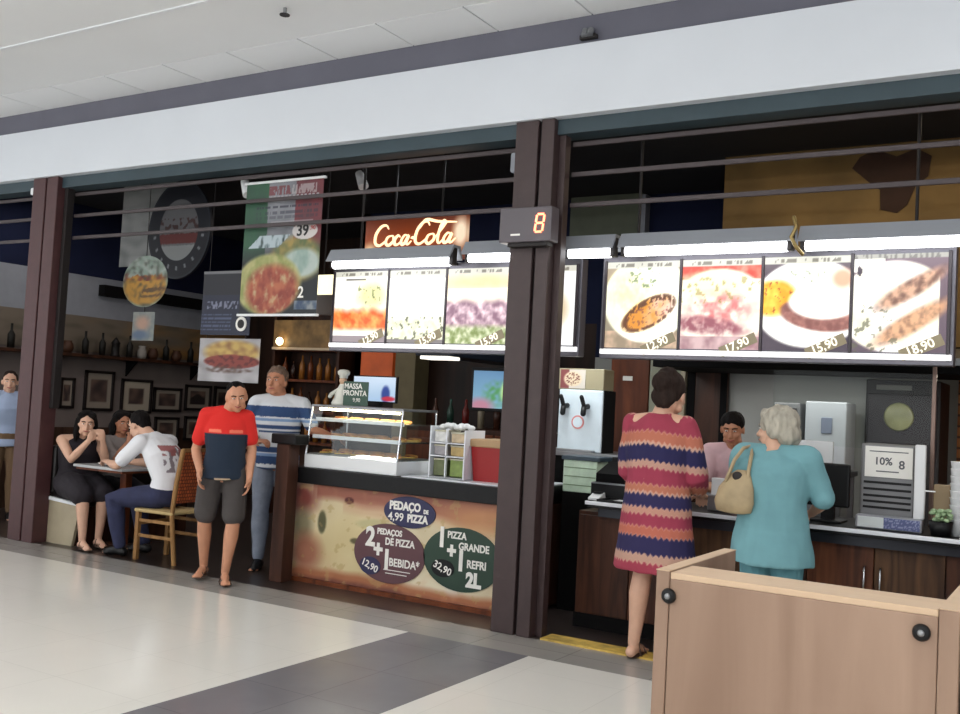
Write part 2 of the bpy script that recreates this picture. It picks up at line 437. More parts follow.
MB().box(-3.918, -3.87, 3.48, 3.598, 3.1, 3.7).build('frame', M['greywall'], t)

# ------------------------------------------------------------------ dining corner: shelf, frames
t = thing('wall_shelf', 'long brown wall shelf above the framed pictures in the dining corner', 'shelf', (XW + .1, 2.9, 1.84))
MB().box(XW + .012, XW + .28, .4, 4.9, 1.82, 1.86, .004).build('board', M['darkwood'], t)
for y in (.7, 1.8, 2.9, 4.0): MB().prism([(XW + .012, 1.82), (XW + .22, 1.82), (XW + .012, 1.62)], y - .012, y + .012).build('bracket', M['matteblack'], t)
kinds = [('dark glass bottle on the wall shelf', 'bottle', [(.001, 0), (.04, 0), (.042, .16), (.014, .21), (.014, .28), (.018, .285), (.001, .29)], (36, 34, 30)),
         ('white jug on the wall shelf', 'jug', [(.001, 0), (.05, 0), (.062, .05), (.055, .12), (.04, .14), (.05, .17), (.001, .165)], (190, 184, 176)),
         ('brown clay pot on the wall shelf', 'pot', [(.001, 0), (.05, 0), (.075, .06), (.06, .12), (.045, .135), (.055, .15), (.001, .148)], (92, 58, 40)),
         ('tall dark lantern on the wall shelf', 'lantern', [(.001, 0), (.06, 0), (.06, .02), (.05, .03), (.05, .16), (.06, .17), (.02, .23), (.001, .25)], (30, 26, 26))]
sy = [.75, 1.15, 1.42, 1.9, 2.15, 2.4, 2.6, 2.82, 3.02, 3.2, 3.42, 3.6, 3.85, 4.1, 4.35, 4.6]
sk = [2, 0, 3, 2, 0, 0, 3, 0, 1, 2, 0, 2, 0, 3, 2, 0]
SM = {}
for i, (y, k) in enumerate(zip(sy, sk)):
    lb, kd, prof, c = kinds[k]
    if k not in SM: SM[k] = mat(kd + '_glaze', [q * .75 for q in c], .5, spec=.25)
    cy_ = XW + .15
    ob = MB().lathe(cy_, y, [(r, z + 1.86) for r, z in prof]).build(kd, SM[k], None, True)
    if k == 1 and i == 8: lab = 'white jug, the only white vessel right of the red-brown posts on the wall shelf'
    elif i < 3: lab = lb + ', seen left of the red-brown posts, ' + ['leftmost', 'middle', 'nearest the posts'][i]
    else: lab = lb + ', ' + ['nearest', 'second', 'third', 'fourth', 'fifth', 'sixth', 'seventh', 'eighth', 'ninth', 'tenth', 'eleventh', 'twelfth', 'last'][i - 3] + ' right of the posts'
    tag(ob, lab, kd, 'vessels on the wall shelf')

frames = [(1.93, 2.14, 1.18, 1.56, 'small dark frame nearest the red-brown posts'), (2.28, 2.72, 1.16, 1.67, 'tall black picture frame, the largest on the dining wall'),
          (2.84, 3.34, 1.14, 1.59, 'black frame with a wide pale mat, above the man in white'), (3.37, 3.86, 1.17, 1.5, 'low black frame right of the pale-matted one'),
          (3.92, 4.4, 1.2, 1.56, 'black frame with a mountain-like picture behind the red shirt man'), (4.46, 4.88, 1.2, 1.56, 'last picture frame at the far end of the dining wall'),
          (3.0, 3.3, .78, 1.08, 'lower row picture frame under the pale-matted frame'), (3.42, 3.84, .78, 1.1, 'lower row picture frame behind the shoulder of the man in white'),
          (3.94, 4.38, .78, 1.12, 'lower row picture frame left of the red shirt man')]
for i, (a, b, z0, z1, lb) in enumerate(frames):
    t = thing('picture_frame', lb, 'picture frame', (XW + .02, (a + b) / 2, z0), 0, 'framed pictures on the dining wall')
    f = .035
    mb = MB()
    for bb in ((a, b, z0, z0 + f), (a, b, z1 - f, z1), (a, a + f, z0, z1), (b - f, b, z0, z1)): mb.box(XW + .001, XW + .035, bb[0], bb[1], bb[2], bb[3], .003)
    mb.build('moulding', mat('frame_black', (28, 22, 22), .4) if i == 0 else bpy.data.materials['frame_black'], t)
    sd = i * 3.1
    def pf(u, v, sd=sd, i=i):
        c = (150, 140, 128) if i != 2 else (176, 166, 150)
        inn = min(u, 1 - u, v, 1 - v)
        if inn > (.16 if i != 2 else .2):
            n_ = nz(u * 3, v * 3, 1, sd); c = mixc((58, 48, 48), (120, 96, 84), n_ + .4)
            if i == 4 and v < .45 + .25 * (1 - abs(u - .5) * 3): c = (44, 36, 36)
        return c
    picture('picture', a + f, b - f, z0 + f, z1 - f, XW + .012, pf, M['print'], t, 16, 20, 'X', .008)

# ------------------------------------------------------------------ booth bench, table, chair
t = thing('booth_bench', 'black vinyl booth bench with cream end panel by the red-brown posts', 'bench', (-8.15, .8, 0))
MB().prism([(-8.42, 0), (-7.97, 0), (-7.88, .40), (-8.42, .40)], .14, .17).build('end_panel', M['cream'], t)
MB().prism([(-8.43, 0.4), (-7.87, .37), (-7.87, .395), (-8.40, .43), (-8.40, .9), (-8.43, .9)], .13, .172).build('white_edging', M['white'], t)
MB().box(-8.42, -7.97, .17, 1.5, 0, .36).build('base', M['darkwood'], t)
MB().box(-8.36, -7.88, .16, 1.5, .36, .47, .025).build('seat', M['blackleather'], t, True)
MB().box(-8.43, -8.33, .16, 1.5, .44, .9, .03).build('backrest', M['blackleather'], t, True)

t = thing('cafe_table', 'small light-topped cafe table between the woman in black and the man in white', 'table', (-7.62, .42, 0))
MB().box(-7.97, -7.30, .1, .74, .735, .76, .006).build('tabletop', mat('pale_table_top', (176, 178, 180), .25), t)
MB().box(-7.95, -7.32, .12, .72, .715, .735).build('apron', M['redwood'], t)
MB().box(-7.66, -7.58, .38, .46, .03, .72, .01).build('pedestal', M['redwood'], t)
MB().box(-7.85, -7.39, .39, .45, 0, .035, .008).box(-7.65, -7.59, .2, .64, 0, .035, .008).build('foot', M['darkwood'], t)
def plate(x, y, z, r, lb, nm='plate'):
    return tag(MB().lathe(x, y, [(.001, z), (r * .6, z), (r, z + .018), (r, z + .022), (r * .6, z + .006), (.001, z + .006)]).build(nm, M['whiteplastic'], None, True), lb, 'plate', 'plates on the cafe table')
plate(-7.68, .28, .761, .11, 'white plate on the cafe table nearer the camera')
plate(-7.6, .58, .761, .1, 'white plate on the cafe table at the wall side')
tag(MB().lathe(-7.42, .6, [(.001, .761), (.03, .761), (.036, .87), (.034, .87), (.028, .768), (.001, .768)]).build('drinking_glass', M['glass'], None, True), 'clear drinking glass on the far corner of the cafe table', 'glass')

def make_chair():
    t = thing('dining_chair', 'wooden dining chair with orange woven back under the man in white', 'chair', (-6.86, .3, 0), math.radians(4))
    m = M['chairwood']
    # local: seat faces -X, back at +X
    MB().box(-.23, .21, -.21, .21, .415, .445, .012).build('seat', mat('rush_seat', (186, 162, 112), .7, bump=.3, bscale=60), t, local=True)
    for x, y in ((-.2, -.18), (-.2, .18)): MB().box(x - .019, x + .019, y - .019, y + .019, 0, .42, .004).build('leg', m, t, local=True)
    for y in (-.185, .185): MB().tube([(.25, y, .0), (.19, y, .42), (.22, y, .7), (.27, y, .97)], .021, 8).build('rear_post', m, t, True, local=True)
    for z in (.2, .33):
        MB().box(-.2, .2, -.19, -.17, z, z + .028, .004).box(-.2, .2, .17, .19, z, z + .028, .004).build('side_rail', m, t, local=True)
    MB().box(-.21, -.19, -.18, .18, .3, .33, .004).build('front_rail', m, t, local=True)
    MB().prism([(.205, .52), (.225, .52), (.285, .96), (.262, .96)], -.17, .17).build('woven_back', tilemat('orange_weave', (176, 88, 44), (96, 40, 22), .03, .03, .8, .004, .3, offset=.5, plane='YZ', mottled=.2), t, local=True)
    MB().prism([(.255, .93), (.28, .93), (.285, .99), (.262, .99)], -.19, .19).build('top_rail', m, t, local=True)
make_chair()

# ------------------------------------------------------------------ hanging adverts of the left bay
t = thing('hanging_banner', 'pizza banner with green, white and red stripes and 39 price hanging in the left bay', 'banner', (-5.7, .23, 2.13))
def banner(u, v):
    c = (40, 104, 66) if u < .3 + .02 * nz(v * 4, 1) else ((166, 168, 176) if u < .66 else (140, 46, 56))
    c = mixc(c, (60, 64, 70), .25 + .3 * fbm(u, v, 4))
    if v < .52: c = mixc(c, (22, 28, 34), (.52 - v) * 7 + fbm(u, v, 5) * .25)
    if .905 < v < .975 and .3 < u < .92 and fbm(u * 3, v, 12) > -.15: c = mixc(c, (196, 190, 190) if u > .6 else (132, 54, 60), .75)
    if .885 < v < .9 and .3 < u < .95 and int(u * 60) % 3: c = (186, 180, 184)
    for z0, q in ((.80, .7), (.755, .5), (.72, .35)):
        if z0 < v < z0 + .022 and .15 < u < .95 and fbm(u * 3, z0, 10) > -.2: c = mixc(c, (40, 42, 60), q)
    if .69 < v < .705 and .35 < u < .9: c = mixc(c, (190, 186, 190), .6)
    k = em(u, v, .72, .41, .34, .17, .3); c = mixc(c, mixc((176, 150, 80), (96, 112, 70), fbm(u, v, 7) + .4), k)
    k = em(u, v, .78, .38, .24, .11, .35); c = mixc(c, mixc((196, 210, 204), (140, 170, 160), fbm(u, v, 6) + .3), k)
    k = em(u, v, .36, .22, .43, .235, .12)
    crust = mixc((196, 190, 130), (150, 160, 90), fbm(u, v, 9, 2) + .4)
    top = mixc((196, 110, 76), (146, 58, 46), fbm(u, v, 8, 3) + .5); top = mixc(top, (206, 186, 140), max(0, fbm(u, v, 13, 5) - .1) * 1.3)
    c = mixc(c, mixc(crust, top, em(u, v, .42, .18, .34, .19, .3)), k)
    if abs(u - .36 - (v - .56) * 1.6) < .2 and .5 < v < .6: c = mixc((190, 206, 214), (40, 60, 60), fbm(u * 2, v, 9) * 1.2)
    if .03 < v < .1 and u > .72: c = mixc((60, 80, 110), (150, 156, 160), fbm(u, v, 12) + .4)
    k = em(u, v, .8, .62, .16, .065, .05); c = mixc(c, (226, 220, 218), k)
    return tuple(q * .88 for q in c)
picture('printed_sheet', -6.12, -5.28, 2.15, 3.24, .225, banner, M['print'], t, 130, 170)
MB().box(-6.14, -5.26, .215, .24, 3.24, 3.26, .003).build('top_bar', M['whiteplastic'], t)
MB().box(-6.14, -5.26, .215, .24, 2.13, 2.15, .003).build('bottom_bar', M['whiteplastic'], t)
text('lettering', '39', .13, (-5.47, .222, 2.825), M['letter_dark'], t, .001, bold=.003)
text('lettering', ',90', .05, (-5.365, .222, 2.845), mat('red_lettering', (190, 50, 50), .5), t, .001)
text('lettering', '2', .13, (-5.45, .222, 2.32), M['letter_white'], t, .001, bold=.002)
MB().cyl((-6.1, .228, 3.26), (-6.1, .228, 3.72), .004).build('hanging_wire', M['gap'], t)
MB().cyl((-5.3, .228, 3.26), (-5.3, .228, 3.72), .004).build('hanging_wire', M['gap'], t)

t = thing('chalk_board', 'dark blue menu poster with white round badge left of the pizza banner', 'poster', (-6.65, .6, 2.0))
def blue(u, v):
    return tuple(k * .75 for k in blue0(u, v))
def blue0(u, v):
    c = (30, 32, 46) if v > .62 else (34, 40, 70)
    if v > .965: c = (150, 152, 158)
    for k in range(5):
        if abs(v - (.08 + k * .06)) < .012 and u < .62 and nz(u * 40, k) > -.2: c = (92, 104, 140)
    if .4 < v < .52 and .1 < u < .75 and nz(u * 22, v * 14) > .05: c = (150, 156, 184)
    return c
picture('printed_sheet', -6.97, -6.36, 2.0, 2.58, .6, blue, M['print'], t, 60, 60)
MB().cyl((-6.46, .6, 2.1), (-6.46, .592, 2.1), .065, 24).build('badge', M['letter_white'], t)
MB().cyl((-6.46, .593, 2.1), (-6.46, .589, 2.1), .04, 24).build('badge_centre', M['gap'], t)
MB().cyl((-6.9, .602, 2.58), (-6.9, .602, 3.72), .003).build('hanging_wire', M['gap'], t)
MB().cyl((-6.42, .602, 2.58), (-6.42, .602, 3.72), .003).build('hanging_wire', M['gap'], t)

t = thing('hanging_poster', 'hot sandwich photo poster hanging below the dark blue poster', 'poster', (-6.6, .62, 1.58))
def hotdog(u, v):
    c = mixc((176, 174, 178), (140, 138, 140), nz(u * 4, v * 4) + .3)
    k = em(u, v, .55, .68, .46, .28, .3); c = mixc(c, mixc((190, 160, 90), (140, 100, 60), nz(u * 9, v * 9) + .3), k)
    k = em(u, v, .55, .47, .46, .16, .1); c = mixc(c, (128, 52, 44) if nz(u * 12, v * 12) < .1 else (96, 34, 30), k)
    k = em(u, v, .5, .28, .4, .08, .2); c = mixc(c, (84, 62, 54), k * (.5 + nz(u * 14, v * 14)))
    return c
picture('printed_sheet', -6.99, -6.24, 1.58, 1.97, .622, hotdog, M['print'], t, 60, 40)
MB().cyl((-6.9, .624, 1.97), (-6.9, .624, 2.0), .003).build('hanging_wire', M['gap'], t)
MB().cyl((-6.42, .624, 1.97), (-6.42, .624, 2.0), .003).build('hanging_wire', M['gap'], t)

# burger cut-out, its small cards
t = thing('hanging_cutout', 'burger-shaped cut-out sign hanging over the dining corner', 'sign', (-7.65, .5, 2.24))
def burger(u, v):
    return tuple(k * .8 for k in mixc(burger0(u, v), (60, 60, 50), max(0, nz(u * 11, v * 11) + .1)))
def burger0(u, v):
    c = (140, 160, 150)
    k = em(u, v, .5, .4, .48, .36); c = mixc(c, (206, 150, 52), k)
    if v > .62 + .06 * nz(u * 8, 1): c = mixc((150, 172, 160), (190, 196, 190), nz(u * 9, v * 9) + .3)
    elif .5 < v: c = mixc(c, (120, 46, 34), nz(u * 10, v * 8) + .5)
    if abs(v - .32 - .1 * (u - .5)) < .04 and u > .45: c = (110, 72, 30)
    if abs(v - .2 - .1 * (u - .5)) < .025 and u > .45: c = (120, 84, 40)
    return c
def disc_picture(name, cx, cz, rx, rz, y, fn, m, parent, n=40, rings=18, th=.006):
    bm = bmesh.new(); lay = bm.verts.layers.float_color.new('print')
    rows = []
    for j in range(1, rings + 1):
        row = []
        for i in range(n):
            a = 2 * PI * i / n; q = j / rings
            v = bm.verts.new((cx + rx * q * math.cos(a), y, cz + rz * q * math.sin(a)))
            v[lay] = (*lin([min(255, max(0, k)) for k in fn(.5 + .5 * q * math.cos(a), .5 + .5 * q * math.sin(a))]), 1); row.append(v)
        rows.append(row)
    bm.faces.new(rows[0])
    for j in range(rings - 1):
        for i in range(n): bm.faces.new((rows[j][i], rows[j][(i + 1) % n], rows[j + 1][(i + 1) % n], rows[j + 1][i]))
    geo = bmesh.ops.extrude_face_region(bm, geom=bm.faces[:])
    for e in geo['geom']:
        if isinstance(e, bmesh.types.BMVert): e.co.y += th
    bmesh.ops.recalc_face_normals(bm, faces=bm.faces[:])
    me = bpy.data.meshes.new(name); bm.to_mesh(me); bm.free()
    return link(name, me, m, parent)
disc_picture('printed_sheet', -7.65, 2.49, .31, .245, .5, burger, M['print'], t)
MB().cyl((-7.65, .503, 2.735), (-7.66, .503, 3.72), .004).build('hanging_wire', M['gap'], t)
t = thing('hanging_card', 'pale blue and pink card hanging right below the burger cut-out', 'card', (-7.62, .5, 1.95))
def card(u, v): return mixc(mixc(mixc((104, 112, 112), (130, 130, 124), fbm(u, v, 4) + .3), (170, 128, 108), em(u, v, .45, .6, .3, .25, .9) * .8), (70, 88, 116), em(u, v, .35, .2, .4, .16, .8) * .8)
picture('printed_sheet', -7.78, -7.48, 1.93, 2.2, .5, card, M['print'], t, 24, 24)
MB().cyl((-7.63, .503, 2.2), (-7.63, .503, 2.25), .004).build('hanging_wire', M['gap'], t)

# round retro sign with stars
t = thing('round_sign', 'large round dark sign with a ring of stars and a red centre band', 'sign', (-7.75, 1.1, 2.6))
def roundsign(u, v):
    return tuple(k * .72 for k in roundsign0(u, v))
def roundsign0(u, v):
    d = math.hypot(u - .5, v - .5) * 2
    if d > .96: return (40, 46, 60)
    if d > .62:
        c = (20, 24, 40)
        a = math.atan2(v - .5, u - .5); k = (a / (2 * PI) * 18) % 1
        if a < 0 and math.hypot((k - .5) * .26, d - .78) < .04: c = (176, 180, 186)
        return c
    c = (138, 138, 142)
    if v < .34: c = (196, 200, 200)
    if .36 < v < .46: c = (128, 44, 40)
    if .46 < v < .62 and nz(u * 18, v * 18) > .1: c = (90, 52, 50)
    return c
disc_picture('face', -7.92, 3.1, .45, .5, 1.1, roundsign, M['print'], t, 108, 60, .03)
MB().cyl((-7.92, 1.115, 3.6), (-7.92, 1.115, 3.72), .006).build('hanging_wire', M['gap'], t)

# grey paper banner behind it
t = thing('hanging_banner', 'plain pale grey paper banner left of the round sign', 'banner', (-8.6, 1.3, 2.5))
def paper(u, v): return mixc((138, 140, 140), (104, 108, 108), nz(u * 5, v * 8) + .2)
picture('printed_sheet', -9.05, -8.2, 2.78, 3.66, 1.3, paper, M['print'], t, 20, 30)
MB().box(-9.05, -8.2, 1.29, 1.31, 3.66, 3.72, .004).build('top_bar', M['gap'], t)

# small beige lit sign
t = thing('lit_sign', 'small glowing cream sign right of the pizza banner', 'sign', (-5.72, .8, 2.2))
MB().box(-5.88, -5.52, .79, .83, 2.38, 2.55, .004).build('panel', mat('cream_glow', (250, 244, 214), .5, em=(250, 240, 200), es=1.3), t)
MB().box(-5.88, -5.52, .79, .83, 2.2, 2.375, .004).build('lower_panel', mat('brown_glass', (86, 72, 62), .3), t)
MB().cyl((-5.72, .81, 2.55), (-5.72, .81, 3.72), .006).build('hanging_wire', M['gap'], t)

# backlit script sign
t = thing('lit_sign', 'orange-brown glowing Coca-Cola sign above the left menu board', 'sign', (-5.05, 1.2, 2.75))
def cocabg(u, v):
    c = mixc((92, 40, 22), (150, 66, 28), 1 - abs(v - .45) * 2)
    c = mixc(c, (255, 226, 180), em(u, v, .05, .15, .07, .22, .9))
    return mixc(c, (255, 232, 200), em(u, v, .95, .55, .07, .3, .9))
picture('panel', -5.6, -4.53, 2.72, 3.13, 1.2, cocabg, M['screen'], t, 60, 30, 'Y', .05)
MB().cyl((-5.3, 1.225, 3.1), (-5.3, 1.225, 3.72), .01).build('hanging_wire', M['gap'], t)
MB().cyl((-4.8, 1.225, 3.1), (-4.8, 1.225, 3.72), .01).build('hanging_wire', M['gap'], t)
def spline(pts, k=8):
    pts = [V((p[0], p[1], 0)) for p in pts]; out = []
    P = [pts[0]] + pts + [pts[-1]]
    for i in range(1, len(P) - 2):
        for j in range(k):
            s_ = j / k; a, b, c, d = P[i - 1], P[i], P[i + 1], P[i + 2]
            out.append(.5 * ((2 * b) + (c - a) * s_ + (2 * a - 5 * b + 4 * c - d) * s_ ** 2 + (3 * b - 3 * c + d - a) * s_ ** 3))
    out.append(P[-2]); return out
strokes = [  # script letters, unit box about 10 x 3
    [(1.55, 2.3), (1.2, 2.75), (.6, 2.6), (.1, 1.7), (.15, .6), (.7, .2), (1.3, .6), (1.7, 1.2)],
    [(2.1, 1.4), (1.6, 1.2), (1.5, .5), (1.9, .2), (2.4, .7), (2.3, 1.3), (2.0, 1.4)],
    [(3.15, 1.2), (2.9, 1.4), (2.55, .9), (2.65, .3), (3.0, .25), (3.35, .6)],
    [(4.1, 1.3), (3.7, 1.4), (3.4, .8), (3.5, .25), (3.85, .4), (4.2, 1.35), (4.05, .5), (4.25, .2), (4.6, .6)],
    [(4.55, 1.0), (5.0, 1.05)],
    [(6.5, 2.5), (6.2, 2.95), (5.6, 2.8), (5.1, 1.8), (5.1, .6), (5.6, .2), (6.2, .6), (6.5, 1.1)],
    [(7.0, 1.4), (6.55, 1.2), (6.4, .5), (6.8, .2), (7.3, .7), (7.2, 1.3), (6.9, 1.4)],
    [(7.4, .9), (8.0, 1.9), (8.35, 2.7), (8.1, 2.9), (7.8, 1.9), (7.75, .6), (8.0, .2), (8.35, .6)],
    [(9.2, 1.3), (8.8, 1.4), (8.45, .8), (8.55, .25), (8.95, .4), (9.3, 1.35), (9.15, .5), (9.35, .2), (9.8, .7)],
    [(5.4, 2.2), (6.0, 3.2), (7.4, 2.9), (9.6, 2.7)]]
lt = MB()
for st in strokes:
    pp = spline(st, 6)
    pts = [V((-5.5 + (p.x + p.y * .12) * .088, 1.192, 2.845 + p.y * .07)) for p in pp]
    lt.tube(pts, [.006 + .008 * abs(math.sin(PI * i / (len(pts) - 1))) for i in range(len(pts))], 6)
lt.build('lettering', mat('glowing_cream_lettering', (255, 226, 190), .5, em=(255, 214, 170), es=1.4), t, True)

# ------------------------------------------------------------------ number display on the middle post
t = thing('number_display', 'grey number display box showing a glowing red 8 on the middle posts', 'display', (-3.2, -.1, 2.57))
MB().box(-3.41, -3.02, -.13, -.02, 2.585, 2.815, .006).build('housing', mat('display_grey', (88, 82, 88), .4), t)
dig = mat('glowing_digit', (255, 190, 160), .5, em=(255, 120, 80), es=3.2)
sg = MB(); cx, cz, w_, h_ = -3.105, 2.705, .028, .058
for a, b in (((-w_, h_), (w_, h_)), ((-w_, 0), (w_, 0)), ((-w_, -h_), (w_, -h_)), ((-w_, h_), (-w_, 0)), ((-w_, 0), (-w_, -h_)), ((w_, h_), (w_, 0)), ((w_, 0), (w_, -h_))):
    sl = .12
    A = V((cx + a[0] + a[1] * sl, -.133, cz + a[1])); B = V((cx + b[0] + b[1] * sl, -.133, cz + b[1])); d = (B - A) * .1
    sg.cyl(A + d, B - d, .0075, 8)
sg.build('digit', dig, t)
MB().box(-3.32, -3.25, -.134, -.13, 2.628, 2.64).build('dash_mark', M['letter_white'], t)
MB().box(-3.36, -3.06, -.1, -.02, 2.56, 2.585, .003).build('bracket', M['gap'], t)

# spotlights
def spot(x, y, z, lb, ceil):
    t = thing('spotlight', lb, 'spotlight', (x, y, z), 0, 'small spotlights')
    MB().cyl((x, y, z + .05), (x, y, ceil), .008).build('stem', M['gap'], t)
    MB().cyl((x - .03, y, z + .06), (x + .05, y - .03, z - .07), .035, 14, .045).build('lamp_head', M['whiteplastic'], t)
spot(-5.36, .8, 3.36, 'white spotlight under the shop ceiling right of the pizza banner', 3.72)
spot(-6.2, .3, 3.24, 'white spotlight beside the top left corner of the pizza banner', 3.72)
tag(MB().box(-3.45, -3.384, .03, .1, 3.1, 3.24, .015).build('sensor', M['greywall']), 'small pale sensor at the left side of the middle posts', 'sensor')
tag(MB().box(-8.76, -8.71, -.01, .06, 3.28, 3.35, .012).build('sensor', M['whiteplastic']), 'small white sensor at the top left of the red-brown posts', 'sensor')
t = thing('ceiling_sprinkler', 'tiny dark sprinkler head on the hall ceiling', 'sprinkler', (-4.7, -.94, 4.03))
MB().cyl((-4.7, -.94, 4.1), (-4.7, -.94, 4.05), .012).build('stem', M['steel'], t)
MB().cyl((-4.7, -.94, 4.055), (-4.7, -.94, 4.048), .035, 14).build('deflector', M['gap'], t)
t = thing('wall_lamp', 'tiny dark fitting on the grey strip above the white fascia', 'fitting', (-2.87, -.03, 3.92))
MB().box(-2.93, -2.81, -.04, 0, 3.93, 3.96, .004).build('bracket', M['gap'], t)
MB().cyl((-2.89, -.05, 3.945), (-2.89, -.03, 3.99), .022).cyl((-2.85, -.05, 3.945), (-2.85, -.03, 3.99), .022).build('lamp_head', M['steel'], t)

# ------------------------------------------------------------------ menu boards
def tagmark(u, v, x, y, c):
    """slanted dark price strip in the lower right corner"""
    du, dv = u - x, v - y; a = math.radians(24)
    p = du * math.cos(a) + dv * math.sin(a) * .8; q = -du * math.sin(a) + dv * math.cos(a)
    if abs(p) < .2 and abs(q) < .055: return (92, 84, 70)
    return c
def header(u, v, c):
    if v > .925:
        g = (206, 204, 192)
        if .945 < v < .98 and .12 < u < .9 and nz(u * 34, v * 9, 1, 5) > .0: g = (128, 124, 112)
        return g
    return c
def m1(u, v):
    c = mixc((140, 132, 112), (168, 150, 128), v)
    if v < .2: c = mixc((150, 132, 110), (206, 176, 150), fbm(u, v, 6) + .3)
    pl = em(u, v, .56, .56, .6, .5, .05); w = mixc((250, 250, 236), (236, 238, 214), fbm(u, v, 4) + .3)
    c = mixc(c, w, pl)
    c = mixc(c, (250, 240, 160), em(u, v, .3, .64, .26, .24, .9) * (.5 + .4 * fbm(u, v, 9)))
    if fbm(u, v, 16, 2) > .28 and em(u, v, .52, .82, .2, .12, .4) > .3: c = mixc(c, (104, 124, 84), .75)
    k = em(u, v, .6, .4, .38, .16, .25, .42)
    g = mixc((214, 140, 44), (238, 200, 178), (u - .5) * 2.6 + fbm(u, v, 8) * .5)
    if fbm(u, v, 22, 4) > .3: g = mixc(g, (130, 62, 60), .6)
    c = mixc(c, g, k)
    e = em(u, v, .6, .4, .38, .16, .22, .42) - em(u, v, .61, .385, .33, .12, .2, .42)
    if e > .2 and nz(u * 30, v * 12) > -.25: c = mixc(c, (78, 42, 22), .85 * min(1, e * 1.5))
    return header(u, v, c)
def m2(u, v):
    c = mixc((204, 70, 54), (232, 140, 120), fbm(u, v, 7) + .3) if v > .78 else mixc((232, 214, 204), (206, 170, 170), .6 - v)
    c = mixc(c, (250, 244, 226), em(u, v, .5, .46, .62, .43, .08))
    c = mixc(c, (250, 240, 196), em(u, v, .4, .7, .42, .16, .6) * .8)
    c = mixc(c, (222, 126, 124), em(u, v, .5, .45, .4, .17, .8) * min(1, max(0, .55 + fbm(u, v, 8))))
    if fbm(u, v, 12, 6) > .35 and .5 < v < .8: c = mixc(c, (150, 140, 80), .6)
    k = em(u, v, .34, .26, .5, .1, .5, -.1); c = mixc(c, (150, 84, 96), k * min(1, max(.2, .8 + fbm(u, v, 9, 2))))
    if v < .14: c = mixc((206, 176, 176), (160, 120, 126), fbm(u, v, 6) + .4)
    return header(u, v, c)
def m3(u, v):
    c = mixc((70, 60, 72), (120, 104, 108), v * .5 + .2 * fbm(u, v, 4))
    c = mixc(c, mixc((250, 250, 246), (226, 224, 218), .5 - v), em(u, v, .54, .5, .66, .47, .05))
    k = em(u, v, .12, .56, .27, .19, .3, .1); c = mixc(c, mixc((240, 160, 30), (252, 214, 90), fbm(u, v, 6) + .4), k)
    if fbm(u, v, 20) > .45 and k > .8: c = (170, 90, 30)
    k = em(u, v, .66, .38, .46, .17, .12, -.12); c = mixc(c, mixc((130, 80, 74), (176, 120, 108), fbm(u, v, 10) + .3), k)
    k = em(u, v, .72, .52, .42, .19, .14); c = mixc(c, (255, 253, 244), k)
    c = mixc(c, (252, 240, 196), em(u, v, .62, .58, .2, .09, .9) * .6)
    c = mixc(c, (226, 156, 120), em(u, v, .92, .76, .12, .1, .7) * .8)
    if fbm(u, v, 15, 5) > .25 and .72 < v < .86 and .3 < u < .8: c = mixc(c, (120, 130, 96), .6)
    return header(u, v, c)
def m4(u, v):
    c = mixc((92, 78, 90), (120, 100, 110), v)
    if u < .92: c = mixc(c, mixc((250, 248, 242), (236, 232, 206), fbm(u, v, 4) + .3), em(u, v, .45, .46, .62, .47, .05))
    k = em(u, v, .62, .64, .42, .09, .5, .5); c = mixc(c, mixc((210, 160, 130), (110, 74, 62), fbm(u, v, 12) + .45), k * .9)
    k = em(u, v, .64, .3, .46, .1, .5, .5); c = mixc(c, mixc((214, 160, 118), (126, 84, 64), fbm(u, v, 14, 3) + .2), k * .9)
    if fbm(u, v, 10, 3) > .3 and v < .5 and u < .5: c = mixc(c, (96, 96, 76), .7)
    if u < .34 and v > .82: c = (248, 246, 238)
    if em(u, v, .06, .83, .03, .05, .3) > .5: c = (70, 60, 70)
    if v > .955: c = (168, 166, 158) if nz(u * 34, v * 9) > -.1 else (120, 118, 112)
    return c
def l1(u, v):
    c = mixc((254, 252, 246), (236, 232, 220), fbm(u, v, 4))
    if .87 < v < .9 and .2 < u < .6: c = (110, 106, 100)
    c = mixc(c, (222, 214, 130), em(u, v, .72, .66, .28, .2, .9) * .7)
    if fbm(u, v, 14, 1) > .4 and .45 < u < .9 and .5 < v < .8: c = mixc(c, (96, 110, 66), .7)
    e = .5 + .05 * nz(u * 6, 3)
    if .14 < v < e:
        k = min(1, (e - v) * 10, (v - .14) * 14); c = mixc(c, mixc((222, 96, 44), (252, 176, 96), fbm(u, v + u * .4, 7) + .35), k)
    if v < .09: c = (150, 138, 142)
    return header(u, v, c)
def l2(u, v):
    c = mixc((255, 255, 253), (246, 246, 232), fbm(u, v, 3) + .1)
    if v < .4: c = mixc((236, 236, 214), (214, 214, 176), fbm(u, v, 9) + .2); c = mixc(c, (255, 255, 250), (v - .3) * 10)
    if v < .36 and fbm(u, v, 13, 2) > .38: c = mixc(c, (96, 100, 78), .85)
    if v < .05: c = (130, 124, 124)
    if .88 < v < .925: c = (206, 204, 196)
    return header(u, v, c)
def l3(u, v):
    c = mixc((250, 240, 216), (236, 206, 160), em(u, v, .55, .82, .7, .1, 1.2) + .2 * fbm(u, v, 4))
    if v < .74: c = mixc(c, (254, 246, 226), .7)
    e = .6 + .04 * nz(u * 5, 2)
    if .2 < v < e:
        k = min(1, (e - v) * 12); c = mixc(c, mixc((140, 104, 122), (240, 214, 220), fbm(u, v, 8, 2) * 1.1 + .4), k)
    if v < .27: c = mixc(c, mixc((124, 140, 80), (222, 226, 196), fbm(u, v, 11) + .5), min(1, (.27 - v) * 14))
    return header(u, v, c)
def l4(u, v): return header(u, v, mixc((246, 246, 246), (210, 190, 150), em(u, v, .5, .45, .4, .3, .4)))

